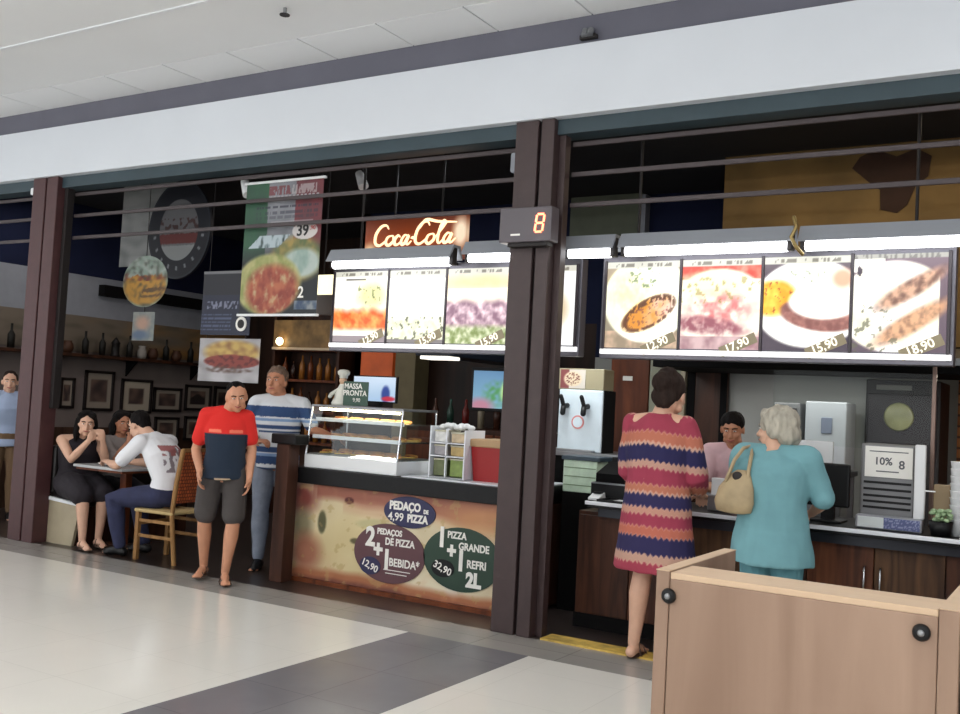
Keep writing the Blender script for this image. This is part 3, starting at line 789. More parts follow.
def menu(name, label, x0, x1, z0, z1, fns, prices, right):
    t = thing(name, label, 'menu board', ((x0 + x1) / 2, .5, z0))
    MB().box(x0 - .03, x1 + .03, .505, .6, z0 - .03, z1 + .05, .006).build('light_box', mat('menu_housing', (110, 108, 116), .4, metal=.4) if right else bpy.data.materials['menu_housing'], t)
    n = len(fns); w = (x1 - x0) / n
    for i, f in enumerate(fns):
        a = x0 + w * i + .012; b = x0 + w * (i + 1) - .012
        p = picture('food_photo', a, b, z0 + .045, z1, .493, f, M['backlit'], t, 70, 74, th=.012)
        if prices[i]:
            cxp, czp = b - .13, z0 + .075
            MB().box(-.125, .125, -.0015, .0015, -.034, .034).build('price_strip', M['strip'], t, local=True)
            s_ = t.children[-1] if False else [c for c in COL.objects if c.parent == t and c.name.startswith('price_strip')][-1]
            s_.location = V((cxp, .489, czp)) - t.location; s_.rotation_euler = (0, math.radians(-24), 0)
            L_ = text('lettering', prices[i], .075, (0, 0, 0), M['strip_text'], None, .001, bold=.0012)
            L_.parent = s_; L_.location = (0, -.004, L_.location.z - .0)
            co = [v.co.z for v in L_.data.vertices]; L_.location = (0, -.003, -(min(co) + max(co)) / 2)
    MB().box(x0 - .02, x1 + .02, .485, .51, z0 + .0, z0 + .035, .004).build('bottom_rail', M['edge_lit'], t)
    for i in range(n + 1):
        x = x0 + w * i
        MB().box(x - .009, x + .009, .486, .51, z0, z1 + .01, .003).build('divider', M['divider'], t)
    # hanging rods
    for x in (x0 + .2, x1 - .2): MB().cyl((x, .56, z1 + .02), (x, .56, 3.72), .01).build('hanging_rod', M['gap'], t)
M['strip'] = mat('price_strip', (132, 122, 98), .6, em=(132, 122, 98), es=.4)
M['strip_text'] = mat('price_digits', (240, 236, 220), .5, em=(240, 236, 220), es=.7)
M['divider'] = mat('menu_divider', (60, 52, 58), .4)
M['edge_lit'] = mat('menu_edge', (240, 240, 240), .4, em=(250, 250, 250), es=.75)
menu('menu_board', 'wide glowing menu board of four food photos above the right-hand food counter', -2.90, -.72, 1.895, 2.53, [m1, m2, m3, m4], ['12,90', '17,90', '15,90', '18,90'], True)
menu('menu_board', 'glowing menu board above the pizza display case, partly behind the middle posts', -5.33, -3.12, 1.905, 2.52, [l1, l2, l3, l4], ['12,90', '15,90', '15,90', ''], False)

def striplamp(x0, x1, y, z, label):
    t = thing('strip_lamp', label, 'fluorescent lamp', ((x0 + x1) / 2, y, z))
    MB().prismx([(y - .09, z + .02), (y - .03, z + .12), (y + .06, z + .12), (y + .1, z + .02), (y + .08, z + .02), (y + .04, z + .1), (y - .02, z + .1), (y - .075, z + .02)], x0, x1).build('reflector', M['fixture'], t)
    for x in (x0 + .02, x1 - .02):
        MB().box(x - .018, x + .018, y - .035, y + .025, z - .03, z + .1, .004).build('socket', M['gap'], t)
    MB().cyl((x0 + .035, y - .02, z + .0), (x1 - .035, y - .02, z - .005), .032, 14).build('tube', M['tube'], t, True)
    for x in (x0 + .12, x1 - .12): MB().box(x - .01, x + .01, y + .04, .506, z + .0, z + .02).build('bracket_arm', M['gap'], t)
striplamp(-5.2, -4.03, .3, 2.545, 'left fluorescent strip lamp above the pizza menu board')
striplamp(-3.93, -3.46, .3, 2.56, 'short fluorescent strip lamp just left of the middle posts')
striplamp(-3.12, -2.74, .3, 2.565, 'short fluorescent strip lamp just right of the middle posts')
striplamp(-2.70, -1.57, .3, 2.565, 'long fluorescent strip lamp over the middle of the right menu board')
striplamp(-1.53, -.35, .3, 2.56, 'fluorescent strip lamp over the right end of the right menu board')
tag(MB().tube([(-1.55, .19, 2.72), (-1.53, .18, 2.66), (-1.56, .18, 2.6), (-1.53, .19, 2.54), (-1.5, .22, 2.5)], .012, 8).build('lamp_hook', mat('brass', (150, 130, 84), .35, metal=.8), None, True), 'small brass hook between the two long strip lamps', 'hook')

# ------------------------------------------------------------------ pizza counter
t = thing('pizza_counter', 'pizza counter with a pizza photo front and three oval offer labels', 'counter', (-4.6, .8, 0))
MB().box(-5.6, -3.44, .42, 1.25, .02, .78, .004).build('body', M['darkwood'], t)
MB().box(-5.62, -3.44, .36, 1.3, .79, .915, .006).build('worktop', M['blackstone'], t)
MB().box(-4.5, -3.46, .42, 1.2, .915, .925, .003).build('white_top', M['edge'], t)
MB().box(-5.6, -3.45, .38, .42, 0, .035).build('kickboard', M['redwood'], t)
def pizza(u, v):
    c = mixc((206, 190, 156), (226, 214, 186), nz(u * 9, v * 4) + .5)
    c = mixc(c, (206, 186, 130), em(u, v, .3, .4, .22, .4, .8) * .6)
    top = .90 - .12 * u + .05 * nz(u * 7, 2)
    if u > .1: c = mixc(c, (150, 92, 74), (v - top + .06) * 12 * (1 if u > .12 else .4))
    if u > .25: c = mixc(c, (196, 150, 120), em(u, v, .42, .8, .22, .07, .9) * .5)
    bot = .12 + .04 * math.sin(u * 5) + .03 * nz(u * 9, 5) + (.14 * max(0, u - .55))
    c = mixc(c, (166, 104, 70), (bot - v) * 14)
    c = mixc(c, (90, 48, 46), (bot - .1 - v) * 14)
    c = mixc(c, (196, 142, 96), em(u, v, .9, .82, .2, .14, .9) * .8)
    c = mixc(c, (122, 60, 52), em(u, v, .04, .84, .08, .16, .9))
    c = mixc(c, (120, 112, 84), em(u, v, .06, .56, .045, .18, .9) * .8)
    c = mixc(c, (150, 84, 64), em(u, v, .08, .27, .075, .19, .9) * .8)
    c = mixc(c, (92, 90, 62), em(u, v, .155, .61, .02, .12, .3))
    c = mixc(c, (84, 30, 28), em(u, v, .28, .87, .022, .035, .3))
    c = mixc(c, (92, 84, 52), em(u, v, .32, .46, .025, .03, .4))
    c = mixc(c, (186, 178, 132), em(u, v, .4, .66, .08, .05, .5, .3) * .8)
    if fbm(u * 2.6, v, 9, 4) > .42: c = mixc(c, (176, 150, 96), .45)
    c = mixc(c, (206, 150, 110), max(0, fbm(u * 2.6, v, 5, 8) - .1) * .8 * max(0, abs(v - .5) * 2 - .3))
    c = mixc(c, (218, 222, 224), em(u, v, .76, .38, .05, .26, .7) * .8)
    return c
picture('photo_front', -5.57, -3.46, .035, .785, .412, pizza, M['print'], t, 200, 80, th=.008)
def oval(cx, cz, rx, rz, m, y=.402, nm='oval_label'):
    mb = MB(); n = 40
    mb.rings([[(cx + rx * math.cos(2 * PI * i / n), yy, cz + rz * math.sin(2 * PI * i / n)) for i in range(n)] for yy in (y + .01, y)])
    return mb.build(nm, m, t)
ring = mat('label_border', (214, 206, 196), .5)
mp = mat('maroon_label', (94, 60, 66), .5, vary=.05); mn = mat('navy_label', (42, 42, 80), .5); mg = mat('dark_green_label', (34, 60, 46), .5)
MW = M['letter_white']
o = oval(-4.39, .655, .238, .118, mn)
text('lettering', 'PEDAÇO', .085, (-4.43, .399, .695), MW, o, .001, bold=.004, sx=.86)
text('lettering', 'DE', .04, (-4.235, .399, .672), MW, o, .001, bold=.0025, sx=.86)
text('lettering', '4,99', .085, (-4.51, .399, .61), MW, o, .001, bold=.0012)
text('lettering', 'PIZZA', .08, (-4.31, .399, .61), MW, o, .001, bold=.004, sx=.86)
o = oval(-4.56, .325, .335, .225, mp)
text('lettering', '2', .2, (-4.74, .399, .43), MW, o, .001, bold=.008, sx=.9)
text('lettering', 'PEDAÇOS', .062, (-4.56, .399, .485), MW, o, .001, bold=.0025, sx=.86)
text('lettering', 'DE PIZZA', .075, (-4.46, .399, .415), MW, o, .001, bold=.0025, sx=.86)
text('lettering', '+', .17, (-4.66, .399, .34), MW, o, .001, bold=.008, sx=.9)
text('lettering', '1', .2, (-4.575, .399, .275), MW, o, .001, bold=.008, sx=.9)
text('lettering', 'BEBIDA*', .085, (-4.41, .399, .262), MW, o, .001, bold=.0018, sx=.9)
oval(-4.73, .215, .1, .068, mn, .398, 'price_oval')
text('lettering', '12,90', .075, (-4.73, .395, .215), MW, o, .001, bold=.0012, ry=-.35)
MB().box(-4.6, -4.35, .3985, .4, .2, .206).box(-4.58, -4.38, .3985, .4, .175, .181).build('small_print', MW, o)
o = oval(-3.905, .36, .335, .232, mg)
text('lettering', '1', .2, (-4.08, .399, .5), MW, o, .001, bold=.008, sx=.9)
text('lettering', 'PIZZA', .07, (-3.95, .399, .53), MW, o, .001, bold=.0025, sx=.86)
text('lettering', 'GRANDE', .075, (-3.80, .399, .455), MW, o, .001, bold=.0025, sx=.86)
text('lettering', '+', .15, (-3.99, .399, .41), MW, o, .001, bold=.008, sx=.9)
text('lettering', '1', .2, (-3.905, .399, .345), MW, o, .001, bold=.008, sx=.9)
text('lettering', 'REFRI', .08, (-3.77, .399, .335), MW, o, .001, bold=.0025, sx=.86)
text('lettering', '2L', .14, (-3.79, .399, .22), MW, o, .001, bold=.008, sx=.9)
oval(-4.06, .28, .1, .065, M['black'], .398, 'price_oval')
text('lettering', '32,90', .075, (-4.06, .395, .28), MW, o, .001, bold=.0012, ry=-.35)

t = thing('end_post', 'brown wooden end post with a black cap at the left end of the pizza counter', 'post', (-5.56, .3, 0))
MB().box(-5.60, -5.47, .22, .35, 0, 1.1, .006).build('column', woodmat('walnut', (46, 28, 22), (86, 54, 42), 'Z', 6), t)
MB().box(-5.64, -5.38, .19, .358, 1.1, 1.18, .01).build('cap', M['black'], t)

# display case
t = thing('display_case', 'heated glass pizza display case on the pizza counter', 'display case', (-4.95, .66, .925))
X0, X1, Y0, Y1, Z0, Z1 = -5.46, -4.53, .40, .93, .93, 1.43
MB().box(X0, X1, Y0, Y1, Z0 - .012, Z0 + .095, .006).build('base', M['whiteplastic'], t)
MB().box(X0 + .02, X1 - .02, Y0 + .03, Y1 - .03, Z0 + .095, Z0 + .105).build('heated_tray', M['steel'], t)
MB().box(X0, X1, Y0 + .05, Y1, Z1 - .018, Z1, .004).build('roof', M['steel'], t)
for x in (X0 + .008, X1 - .008):
    MB().cyl((x, Y0 + .01, Z0 + .09), (x, Y0 + .06, Z1 - .01), .009, 8).build('corner_bar', M['chrome'], t)
    MB().cyl((x, Y1 - .01, Z0 + .09), (x, Y1 - .01, Z1 - .01), .009, 8).build('corner_bar', M['chrome'], t)
MB().prismx([(Y0 + .008, Z0 + .095), (Y0 + .012, Z0 + .095), (Y0 + .058, Z1 - .02), (Y0 + .054, Z1 - .02)], X0 + .02, X1 - .02).build('front_glass', M['glass'], t)
MB().prism([(0, 0)] * 0 or [(X1 - .006, Z0 + .095), (X1 - .002, Z0 + .095), (X1 - .002, Z1 - .02), (X1 - .006, Z1 - .02)], Y0 + .05, Y1 - .02).build('side_glass', M['glass'], t)
lampstrip = mat('case_lamp', (255, 246, 220), .5, em=(255, 240, 205), es=14)
for k, z in enumerate((1.16, 1.30)):
    sh = MB().box(X0 + .02, X1 - .02, Y0 + .07 + .03 * k, Y1 - .05, z, z + .01)
    sh.build('shelf', M['chrome'], t)
    MB().box(X0 + .02, X1 - .02, Y0 + .06 + .03 * k, Y0 + .07 + .03 * k, z - .004, z + .026, .002).build('shelf_edge', M['edge'], t)
MB().cyl((X0 + .06, Y0 + .09, Z1 - .035), (X1 - .06, Y0 + .09, Z1 - .035), .01).build('case_lamp', lampstrip, t)
# food in the case
crust = mat('baked_crust', (190, 132, 70), .7, vary=.3, vscale=30, bump=.3); chz = mat('melted_cheese', (214, 176, 96), .5, vary=.35, vscale=26, bump=.2)
sausage = mat('salami', (150, 52, 40), .5)
slice0 = None
spots = [(x, y, z) for z, ys in ((Z0 + .107, (.54, .76)), (1.171, (.6, .8)), (1.311, (.66,))) for y in ys for x in [X0 + .1 + .165 * i for i in range(5)]]
for i, (x, y, z) in enumerate(spots):
    row = ['front of the bottom tray', 'back of the bottom tray', 'front of the middle shelf', 'back of the middle shelf', 'top shelf'][i // 5]
    lb = 'pizza slice at the %s, %s' % (row, ['leftmost', 'second from left', 'middle one', 'second from right', 'rightmost'][i % 5])
    if slice0 is None:
        slice0 = thing('pizza_slice', lb, 'pizza slice', (x, y, z), 0, 'pizza slices in the display case')
        MB().rings([[(-.06, .05, k), (.06, .05, k), (.0, -.07, k)] for k in (0, .012)]).build('base', chz, slice0, local=True)
        MB().tube([(-.062, .052, .014), (0, .064, .016), (.062, .052, .014)], .013, 8).build('crust', crust, slice0, True, local=True)
        MB().cyl((-.02, .02, .012), (-.02, .02, .016), .016).cyl((.02, .0, .012), (.02, .0, .016), .015).build('topping', sausage, slice0, local=True)
    else: dup(slice0, (x, y, z), (i * 37 % 9 - 4) * .06, lb)

# chef figurine, board, screen on the case
t = thing('chef_figurine', 'white chef figurine holding a green board on top of the display case', 'figurine', (-5.28, .62, 1.43))
wp = mat('figurine_white', (214, 214, 204), .6)
MB().lathe(-5.28, .62, [(.001, 1.43), (.085, 1.43), (.09, 1.45), (.07, 1.49), (.06, 1.53), (.045, 1.57), (.03, 1.6), (.025, 1.61), (.001, 1.612)]).tube([(-5.31, .6, 1.56), (-5.35, .56, 1.52), (-5.33, .52, 1.5)], .016, 8).tube([(-5.25, .6, 1.56), (-5.2, .57, 1.55), (-5.17, .54, 1.56)], .016, 8).build('body', wp, t, True)
MB().ell((-5.28, .615, 1.635), (.032, .032, .036)).build('head', mat('figurine_skin', (206, 170, 140), .6), t, True)
MB().lathe(-5.28, .62, [(.001, 1.655), (.034, 1.655), (.034, 1.675), (.05, 1.69), (.052, 1.71), (.035, 1.725), (.001, 1.73)]).build('chef_hat', wp, t, True)
t = thing('green_sign', 'small green sign board with white lettering beside the chef figurine', 'sign', (-5.08, .56, 1.43))
MB().box(-5.18, -4.93, .505, .515, 1.435, 1.63, .003).build('panel', mat('slate_green', (58, 84, 72), .6), t)
text('lettering', 'MASSA', .06, (-5.08, .503, 1.59), M['letter_white'], t, .001, bold=.001)
text('lettering', 'PRONTA', .06, (-5.06, .503, 1.535), M['letter_white'], t, .001, bold=.001)
text('lettering', '9,90', .045, (-5.04, .503, 1.48), M['letter_white'], t, .001)
t = thing('monitor', 'pale blue lit screen behind the green sign on the display case', 'monitor', (-5.05, .75, 1.43))
def scr(u, v):
    c = mixc((176, 206, 236), (206, 222, 240), v)
    if u > .62: c = mixc(c, (60, 80, 150), em(u, v, .78, .3, .1, .35, .4)); c = mixc(c, (200, 60, 80), em(u, v, .85, .12, .16, .1, .4))
    return c
MB().box(-5.28, -4.83, .75, .78, 1.47, 1.69, .005).box(-5.1, -5.0, .75, .8, 1.435, 1.48).build('casing', M['black'], t)
picture('screen', -5.27, -4.84, 1.48, 1.68, .746, scr, M['screen'], t, 40, 24)

# stacked clear boxes right of the case
t = thing('food_box_rack', 'rack of clear takeaway boxes between the display case and the red bin', 'rack', (-4.1, .62, .925))
pb = mat('box_plastic', (190, 186, 164), .35, vary=.15, vscale=16)
MB().box(-4.3, -3.99, .5, .78, .925, .94, .004).build('base', M['steel'], t)
for z in (1.09, 1.19): MB().box(-4.3, -3.99, .5, .78, z, z + .008).build('shelf', M['edge'], t)
MB().box(-4.305, -4.295, .5, .78, .93, 1.32).box(-3.995, -3.985, .5, .78, .93, 1.3).box(-4.16, -4.15, .5, .52, .93, 1.3).build('upright', M['edge'], t)
t2 = [( -4.28, -4.17, .945, 1.075, (96, 104, 66), 'green lidded'), (-4.13, -4.01, .945, 1.08, (120, 140, 70), 'bright green'), (-4.28, -4.17, 1.1, 1.18, (150, 146, 150), 'grey lettered'),
      (-4.13, -4.01, 1.1, 1.18, (176, 150, 96), 'tan'), (-4.28, -4.17, 1.2, 1.29, (206, 206, 204), 'white'), (-4.13, -4.01, 1.2, 1.28, (190, 170, 140), 'cream')]
for a, b, z0, z1, c, nm in t2:
    tt = thing('food_box', nm + ' food box in the rack right of the display case', 'box', ((a + b) / 2, .62, z0), 0, 'food boxes in the rack')
    mm = mat('box_' + nm.replace(' ', '_'), c, .4, vary=.2, vscale=20)
    MB().box(a, b, .53, .72, z0, z1 - .012, .006).build('tub', mm, tt); MB().box(a - .003, b + .003, .527, .723, z1 - .012, z1, .003).build('lid', pb, tt)
crumple = MB()
for i in range(9): crumple.ell((-4.25 + .028 * i, .6 + .02 * (i % 3), 1.315 + .012 * (i % 2)), (.028, .04, .022), n=8, m=6)
tag(crumple.build('paper_napkins', M['whiteplastic']), 'crumpled white napkins on top of the food box rack', 'napkins', kind='stuff')
t = thing('red_bin', 'red plastic bin with tan lid next to the middle posts', 'bin', (-3.85, .75, .925))
MB().rings([[(-3.98 + k, .58 + k, z), (-3.66 - k, .58 + k, z), (-3.66 - k, .92 - k, z), (-3.98 + k, .92 - k, z)] for k, z in ((.02, .925), (0, 1.18))]).build('tub', M['red'], t)
MB().box(-3.99, -3.65, .57, .93, 1.18, 1.24, .01).build('lid', mat('tan_lid', (176, 144, 106), .5), t)

# things behind the pizza counter
t = thing('television', 'small television with a blue and green picture left of the middle posts', 'television', (-4.72, 2.0, 1.45))
def tv(u, v):
    c = mixc((130, 180, 200), (96, 140, 180), v)
    c = mixc(c, (80, 150, 90), em(u, v, .6, .4, .3, .28, .9) * (.6 + nz(u * 9, v * 9)))
    c = mixc(c, (190, 230, 150), em(u, v, .85, .45, .15, .3, .5)); return mixc(c, (190, 130, 150), em(u, v, .2, .05, .3, .2, .9))
MB().box(-4.9, -4.42, 2.0, 2.06, 1.44, 1.84, .008).build('casing', M['black'], t)
MB().box(-4.7, -4.62, 2.06, 3.6, 1.6, 1.68).build('wall_arm', M['gap'], t)
picture('screen', -4.87, -4.45, 1.47, 1.81, 1.996, tv, M['screen'], t, 40, 30)
t = thing('shelf_lamp', 'small white-lit hood under the dark shelf left of the television', 'lamp', (-5.2, 2.0, 1.9))
MB().box(-5.42, -5.1, 1.9, 2.1, 1.9, 1.93, .004).build('diffuser', mat('soft_lamp', (255, 250, 240), .5, em=(250, 244, 230), es=1.5), t)
MB().box(-5.46, -5.06, 1.88, 3.6, 1.93, 2.1, .01).build('hood', mat('blue_grey_hood', (36, 46, 64), .4), t)
t = thing('back_cabinet', 'dark cabinet against the back wall behind the pizza counter', 'cabinet', (-5.2, 3.2, 0))
MB().box(-6.1, -4.5, 2.7, 3.58, 0, 1.25, .005).build('body', M['darkwood'], t)
for i in range(3):
    MB().box(-6.08 + i * .53, -5.57 + i * .53, 2.68, 2.7, .1, 1.2, .004).build('door', M['redwood'], t)
bt = None
for i in range(8):
    x = -5.95 + i * .19; c = [(70, 40, 30), (40, 70, 60), (120, 40, 36), (150, 140, 120)][i % 4]
    o = MB().lathe(x, 3.0, [(.001, 1.25), (.035, 1.25), (.037, 1.42), (.014, 1.48), (.014, 1.54), (.001, 1.545)]).build('bottle', mat('bottle_tint', c, .25), None, True)
    tag(o, 'bottle on the dark back cabinet, %s from the left' % ['first', 'second', 'third', 'fourth', 'fifth', 'sixth', 'seventh', 'eighth'][i], 'bottle', 'bottles on the back cabinet')

# ------------------------------------------------------------------ right-hand food counter
t = thing('food_counter', 'dark wooden food counter with white-edged black top where the women stand', 'counter', (-1.4, .8, 0))
MB().box(-3.05, .35, .56, 1.05, 0, .8, .004).build('body', M['darkwood'], t)
MB().box(-2.90, .38, .36, 1.1, .845, .885, .004).build('worktop', M['blackstone'], t)
MB().box(-2.91, .38, .345, .362, .865, .89, .004).build('white_edging', M['edge'], t)
MB().box(-2.86, .36, .46, 1.05, .78, .846).build('metal_apron', mat('dark_metal', (44, 46, 54), .35, metal=.4), t)
pal = [woodmat('plank_dark', (40, 22, 16), (84, 50, 34), 'Z', 14), woodmat('plank_red', (58, 30, 20), (112, 68, 46), 'Z', 14), woodmat('plank_brown', (50, 32, 22), (104, 74, 50), 'Z', 14)]
x = -3.04; i = 0
while x < .3:
    d = MB().box(x + .003, x + .387, .535, .56, .1, .775, .004).build('door', pal[i % 3], t)
    hx = x + (.34 if i % 2 == 0 else .04)
    MB().tube([(hx, .535, .66), (hx, .505, .65), (hx, .505, .5), (hx, .535, .49)], .007, 8).build('handle', M['chrome'], d, True)
    x += .39; i += 1
MB().box(-3.05, .35, .54, .57, 0, .1).build('kickboard', M['matteblack'], t)

# soda machine on its own stand
t = thing('back_counter', 'dark back counter carrying the drinks machine', 'counter', (-3.3, 1.6, 0))
MB().box(-3.95, -3.05, 1.34, 1.95, 0, 1.13, .005).build('body', M['matteblack'], t)
MB().box(-3.97, -3.03, 1.32, 1.97, 1.13, 1.165, .004).build('worktop', M['steel'], t)
t = thing('drinks_machine', 'white drinks machine with two black taps right of the middle posts', 'drinks machine', (-3.42, 1.5, 1.165))
iv = mat('pale_blue_enamel', (206, 218, 226), .3, vary=.05)
MB().box(-3.68, -3.29, 1.4, 1.56, 1.165, 1.66, .012).build('body', iv, t)
MB().box(-3.289, -3.28, 1.41, 1.62, 1.165, 1.66).build('side_cover', M['matteblack'], t)
def badge(u, v):
    c = (120, 60, 60) if u < .35 else (196, 186, 176)
    c = mixc(c, (210, 190, 160), em(u, v, .5, .5, .36, .4, .2)); 
    if em(u, v, .5, .5, .3, .34, .1) > .6 and nz(u * 16, v * 12) > .05: c = (110, 50, 48)
    return c
MB().box(-3.70, -3.30, 1.42, 1.62, 1.66, 1.83, .008).build('header_box', mat('khaki_metal', (150, 140, 112), .4), t)
picture('header_print', -3.68, -3.46, 1.67, 1.82, 1.415, badge, M['print'], t, 30, 24)
for x in (-3.6, -3.42):
    a = MB().tube([(x, 1.4, 1.53), (x, 1.33, 1.52), (x, 1.32, 1.47)], .022, 10).build('tap', M['black'], t, True)
    MB().tube([(x, 1.33, 1.53), (x - .015, 1.31, 1.6)], .018, 8).build('tap_lever', M['black'], a, True)
MB().cyl((-3.5, 1.4, 1.40), (-3.5, 1.394, 1.40), .055, 28).build('emblem', mat('emblem_red', (206, 130, 130), .4), t)
MB().cyl((-3.5, 1.395, 1.40), (-3.5, 1.391, 1.40), .042, 28).build('emblem_centre', iv, t)
MB().box(-3.66, -3.34, 1.33, 1.4, 1.165, 1.185, .004).build('drip_tray', M['steel'], t)

t = thing('cup_cabinet', 'low glass-fronted cabinet with green-tinted cups under the drinks machine', 'cabinet', (-3.3, 1.0, .89))
MB().box(-3.40, -3.12, .98, 1.2, 0, .88).build('plinth', M['matteblack'], t)
MB().box(-3.41, -3.13, 1.0, 1.2, .88, 1.12, .006).build('glass_box', M['greenglass'], t)
MB().box(-3.42, -3.1, .98, 1.22, 1.12, 1.15, .004).build('lid', mat('dark_teal_lid', (40, 60, 74), .4), t)
for i in range(3): MB().box(-3.40, -3.14, .994, 1.0, .93 + i * .065, .936 + i * .065).build('shelf_line', mat('cup_rows', (120, 150, 110), .5) if i == 0 else bpy.data.materials['cup_rows'], t)

t = thing('cash_register', 'black cash register left of the woman in the striped dress', 'cash register', (-2.85, .75, .885))
MB().box(-3.0, -2.62, .62, .98, .885, 1.0, .01).build('drawer_box', M['black'], t)
MB().prismx([(.66, 1.0), (.66, 1.06), (.9, 1.14), (.95, 1.14), (.95, 1.0)], -2.98, -2.64).build('keyboard_body', M['matteblack'], t)
MB().box(-2.96, -2.66, .88, .92, 1.12, 1.17, .004).build('display_strip', M['black'], t)
MB().box(-2.99, -2.63, .612, .62, .99, 1.0).build('silver_trim', M['steel'], t)
t = thing('card_reader', 'small white and black card reader by the tray at the counter end', 'card reader', (-2.8, .5, .885))
MB().prismx([(.48, .886), (.48, .9), (.58, .935), (.6, .886)], -2.95, -2.87).build('body', M['whiteplastic'], t)
MB().box(-2.94, -2.88, .54, .58, .927, .94).build('screen', M['black'], t)
t = thing('serving_tray', 'tray with white paper at the left end of the food counter', 'tray', (-2.68, .47, .885))
MB().box(-2.84, -2.50, .38, .6, .886, .892).box(-2.84, -2.50, .38, .386, .886, .905).box(-2.84, -2.50, .594, .6, .886, .905).box(-2.84, -2.834, .38, .6, .886, .905).box(-2.506, -2.50, .38, .6, .886, .905).build('tray', M['black'], t)
MB().box(-2.76, -2.54, .4, .58, .892, .897).build('paper_liner', M['whiteplastic'], t)

# weighing scale / printer with paper sign
t = thing('weighing_scale', 'grey weighing scale with a white display pole and blue-white label strip', 'scale', (-1.0, .55, .885))
MB().box(-1.2, -.83, .5, .60, .886, .965, .01).build('base', mat('scale_grey', (150, 152, 160), .4), t)
def strip(u, v): return (216, 222, 222) if u < .42 else ((84, 92, 136) if nz(u * 40, v * 6) < .2 else (150, 156, 190))
picture('label_strip', -1.185, -.84, .895, .958, .495, strip, M['print'], t, 60, 8)
MB().box(-.885, -.825, .54, .58, .964, 1.40, .008).build('display_pole', M['whiteplastic'], t)
MB().box(-.825, -.77, .55, .57, 1.13, 1.137).build('side_arm', M['whiteplastic'], t)
t = thing('receipt_printer', 'grey slotted machine behind the weighing scale, paper notice on its front', 'printer', (-1.06, .7, .886))
MB().box(-1.2, -.89, .625, .83, .886, 1.39, .012).build('body', mat('machine_grey', (128, 128, 130), .4, metal=.4), t)
for z in (1.0, 1.035, 1.07, 1.11, 1.15): MB().box(-1.18, -.91, .618, .626, z, z + .014).build('slot', M['black'], t)
t2 = thing('paper_notice', 'white paper notice with grey lettering on the slotted machine', 'notice', (-1.04, .6, 1.21))
MB().box(-1.175, -.905, .612, .616, 1.19, 1.375, .001).build('sheet', M['letter_white'], t2)
ink = mat('grey_ink', (90, 92, 98), .5)
text('lettering', '10%', .062, (-1.07, .611, 1.285), ink, t2, .0005, bold=.0015)
text('lettering', '8', .07, (-.965, .611, 1.268), ink, t2, .0005, bold=.0015)
MB().box(-1.15, -.93, .611, .6125, 1.342, 1.348).build('small_print', ink, t2)
MB().box(-1.11, -.98, .611, .6125, 1.222, 1.229).build('small_print', ink, t2)

t = thing('monitor', 'black cashier monitor seen from behind between the woman in teal and the scale', 'monitor', (-1.42, .7, .885))
MB().box(-1.53, -1.27, .66, .7, .98, 1.25, .012).build('casing', M['black'], t)
MB().box(-1.44, -1.36, .68, .72, .89, 1.0).box(-1.52, -1.3, .6, .8, .886, .9, .004).build('stand', M['black'], t)
t = thing('salad_pot', 'clear pot with green leaves on the counter right of the scale', 'pot', (-.72, .5, .885))
MB().lathe(-.73, .5, [(.001, .886), (.05, .886), (.068, .97), (.066, .97), (.048, .892), (.001, .892)]).build('pot', M['black'], t, True)
lf = MB(); random.seed(3)
for i in range(26):
    a = random.uniform(0, 2 * PI); r = random.uniform(0, .055); lf.ell((-.73 + r * math.cos(a), .5 + r * math.sin(a), .985 + random.uniform(-.01, .05)), (.02, .014, .012), Matrix.Rotation(a, 3, 'Z'), 8, 5)
lf.build('leaves', mat('salad_green', (150, 176, 136), .5, vary=.45, vscale=40), t, True)
t = thing('carton', 'small beige carton behind the salad pot', 'box', (-.72, .68, .885))
MB().box(-.79, -.70, .64, .73, .886, 1.17, .004).build('carton', mat('beige_carton', (150, 130, 100), .6), t)
t = thing('cup_tower', 'tall stack of white cups at the right edge of the photo', 'cup stack', (-.66, .6, .885))
for i in range(9): MB().lathe(-.655, .58, [(.001, .886 + i * .042), (.03, .886 + i * .042), (.04, .975 + i * .042), (.044, .98 + i * .042), (.038, .978 + i * .042), (.028, .892 + i * .042), (.001, .892 + i * .042)], 16).build('cup', M['whiteplastic'], t, True)
tag(MB().box(-.62, -.4, .38, .5, .886, .9, .004).build('napkin_pad', M['whiteplastic']), 'flat white pad of napkins at the right end of the counter', 'napkins')

# kitchen behind
t = thing('kitchen_door', 'red-brown wooden door behind the drinks machine', 'door', (-3.5, 2.5, 0))
MB().box(-3.68, -3.32, 2.4, 2.46, 0, 2.35, .006).build('leaf', M['redwood'], t)
MB().box(-3.56, -3.47, 2.393, 2.4, 1.78, 1.82).build('name_plate', M['letter_white'], t)
MB().cyl((-3.36, 2.4, 1.3), (-3.36, 2.36, 1.3), .02).build('handle', M['chrome'], t)
struct(MB().box(-3.31, -3.02, 2.4, 2.7, 0, 2.4, .006).build('wall_back', mat('greenish_pillar', (146, 146, 128), .6, vary=.06)))
struct(MB().box(-3.02, -2.98, 2.38, 2.42, 0, 2.1).build('trim_6', M['cream']))
t = thing('kitchen_door', 'dark brown kitchen door behind the cashier', 'door', (-2.8, 2.6, 0))
MB().box(-2.97, -2.62, 2.42, 2.48, 0, 2.0, .006).build('leaf', M['darkwood'], t)
MB().box(-2.97, -2.9, 2.41, 2.42, .1, 1.95, .004).box(-2.68, -2.62, 2.41, 2.42, .1, 1.95, .004).build('frame', M['matteblack'], t)
struct(MB().box(-2.62, -1.5, 2.5, 2.56, 0, 2.1).build('wall_back', M['stainless_wall']))
t = thing('extractor_hood', 'long black-edged extractor hood beam behind the right menu board', 'hood', (-1.9, 1.6, 1.85))
MB().box(-2.95, -.6, 1.55, 2.4, 1.87, 1.93, .006).build('edge', M['matteblack'], t)
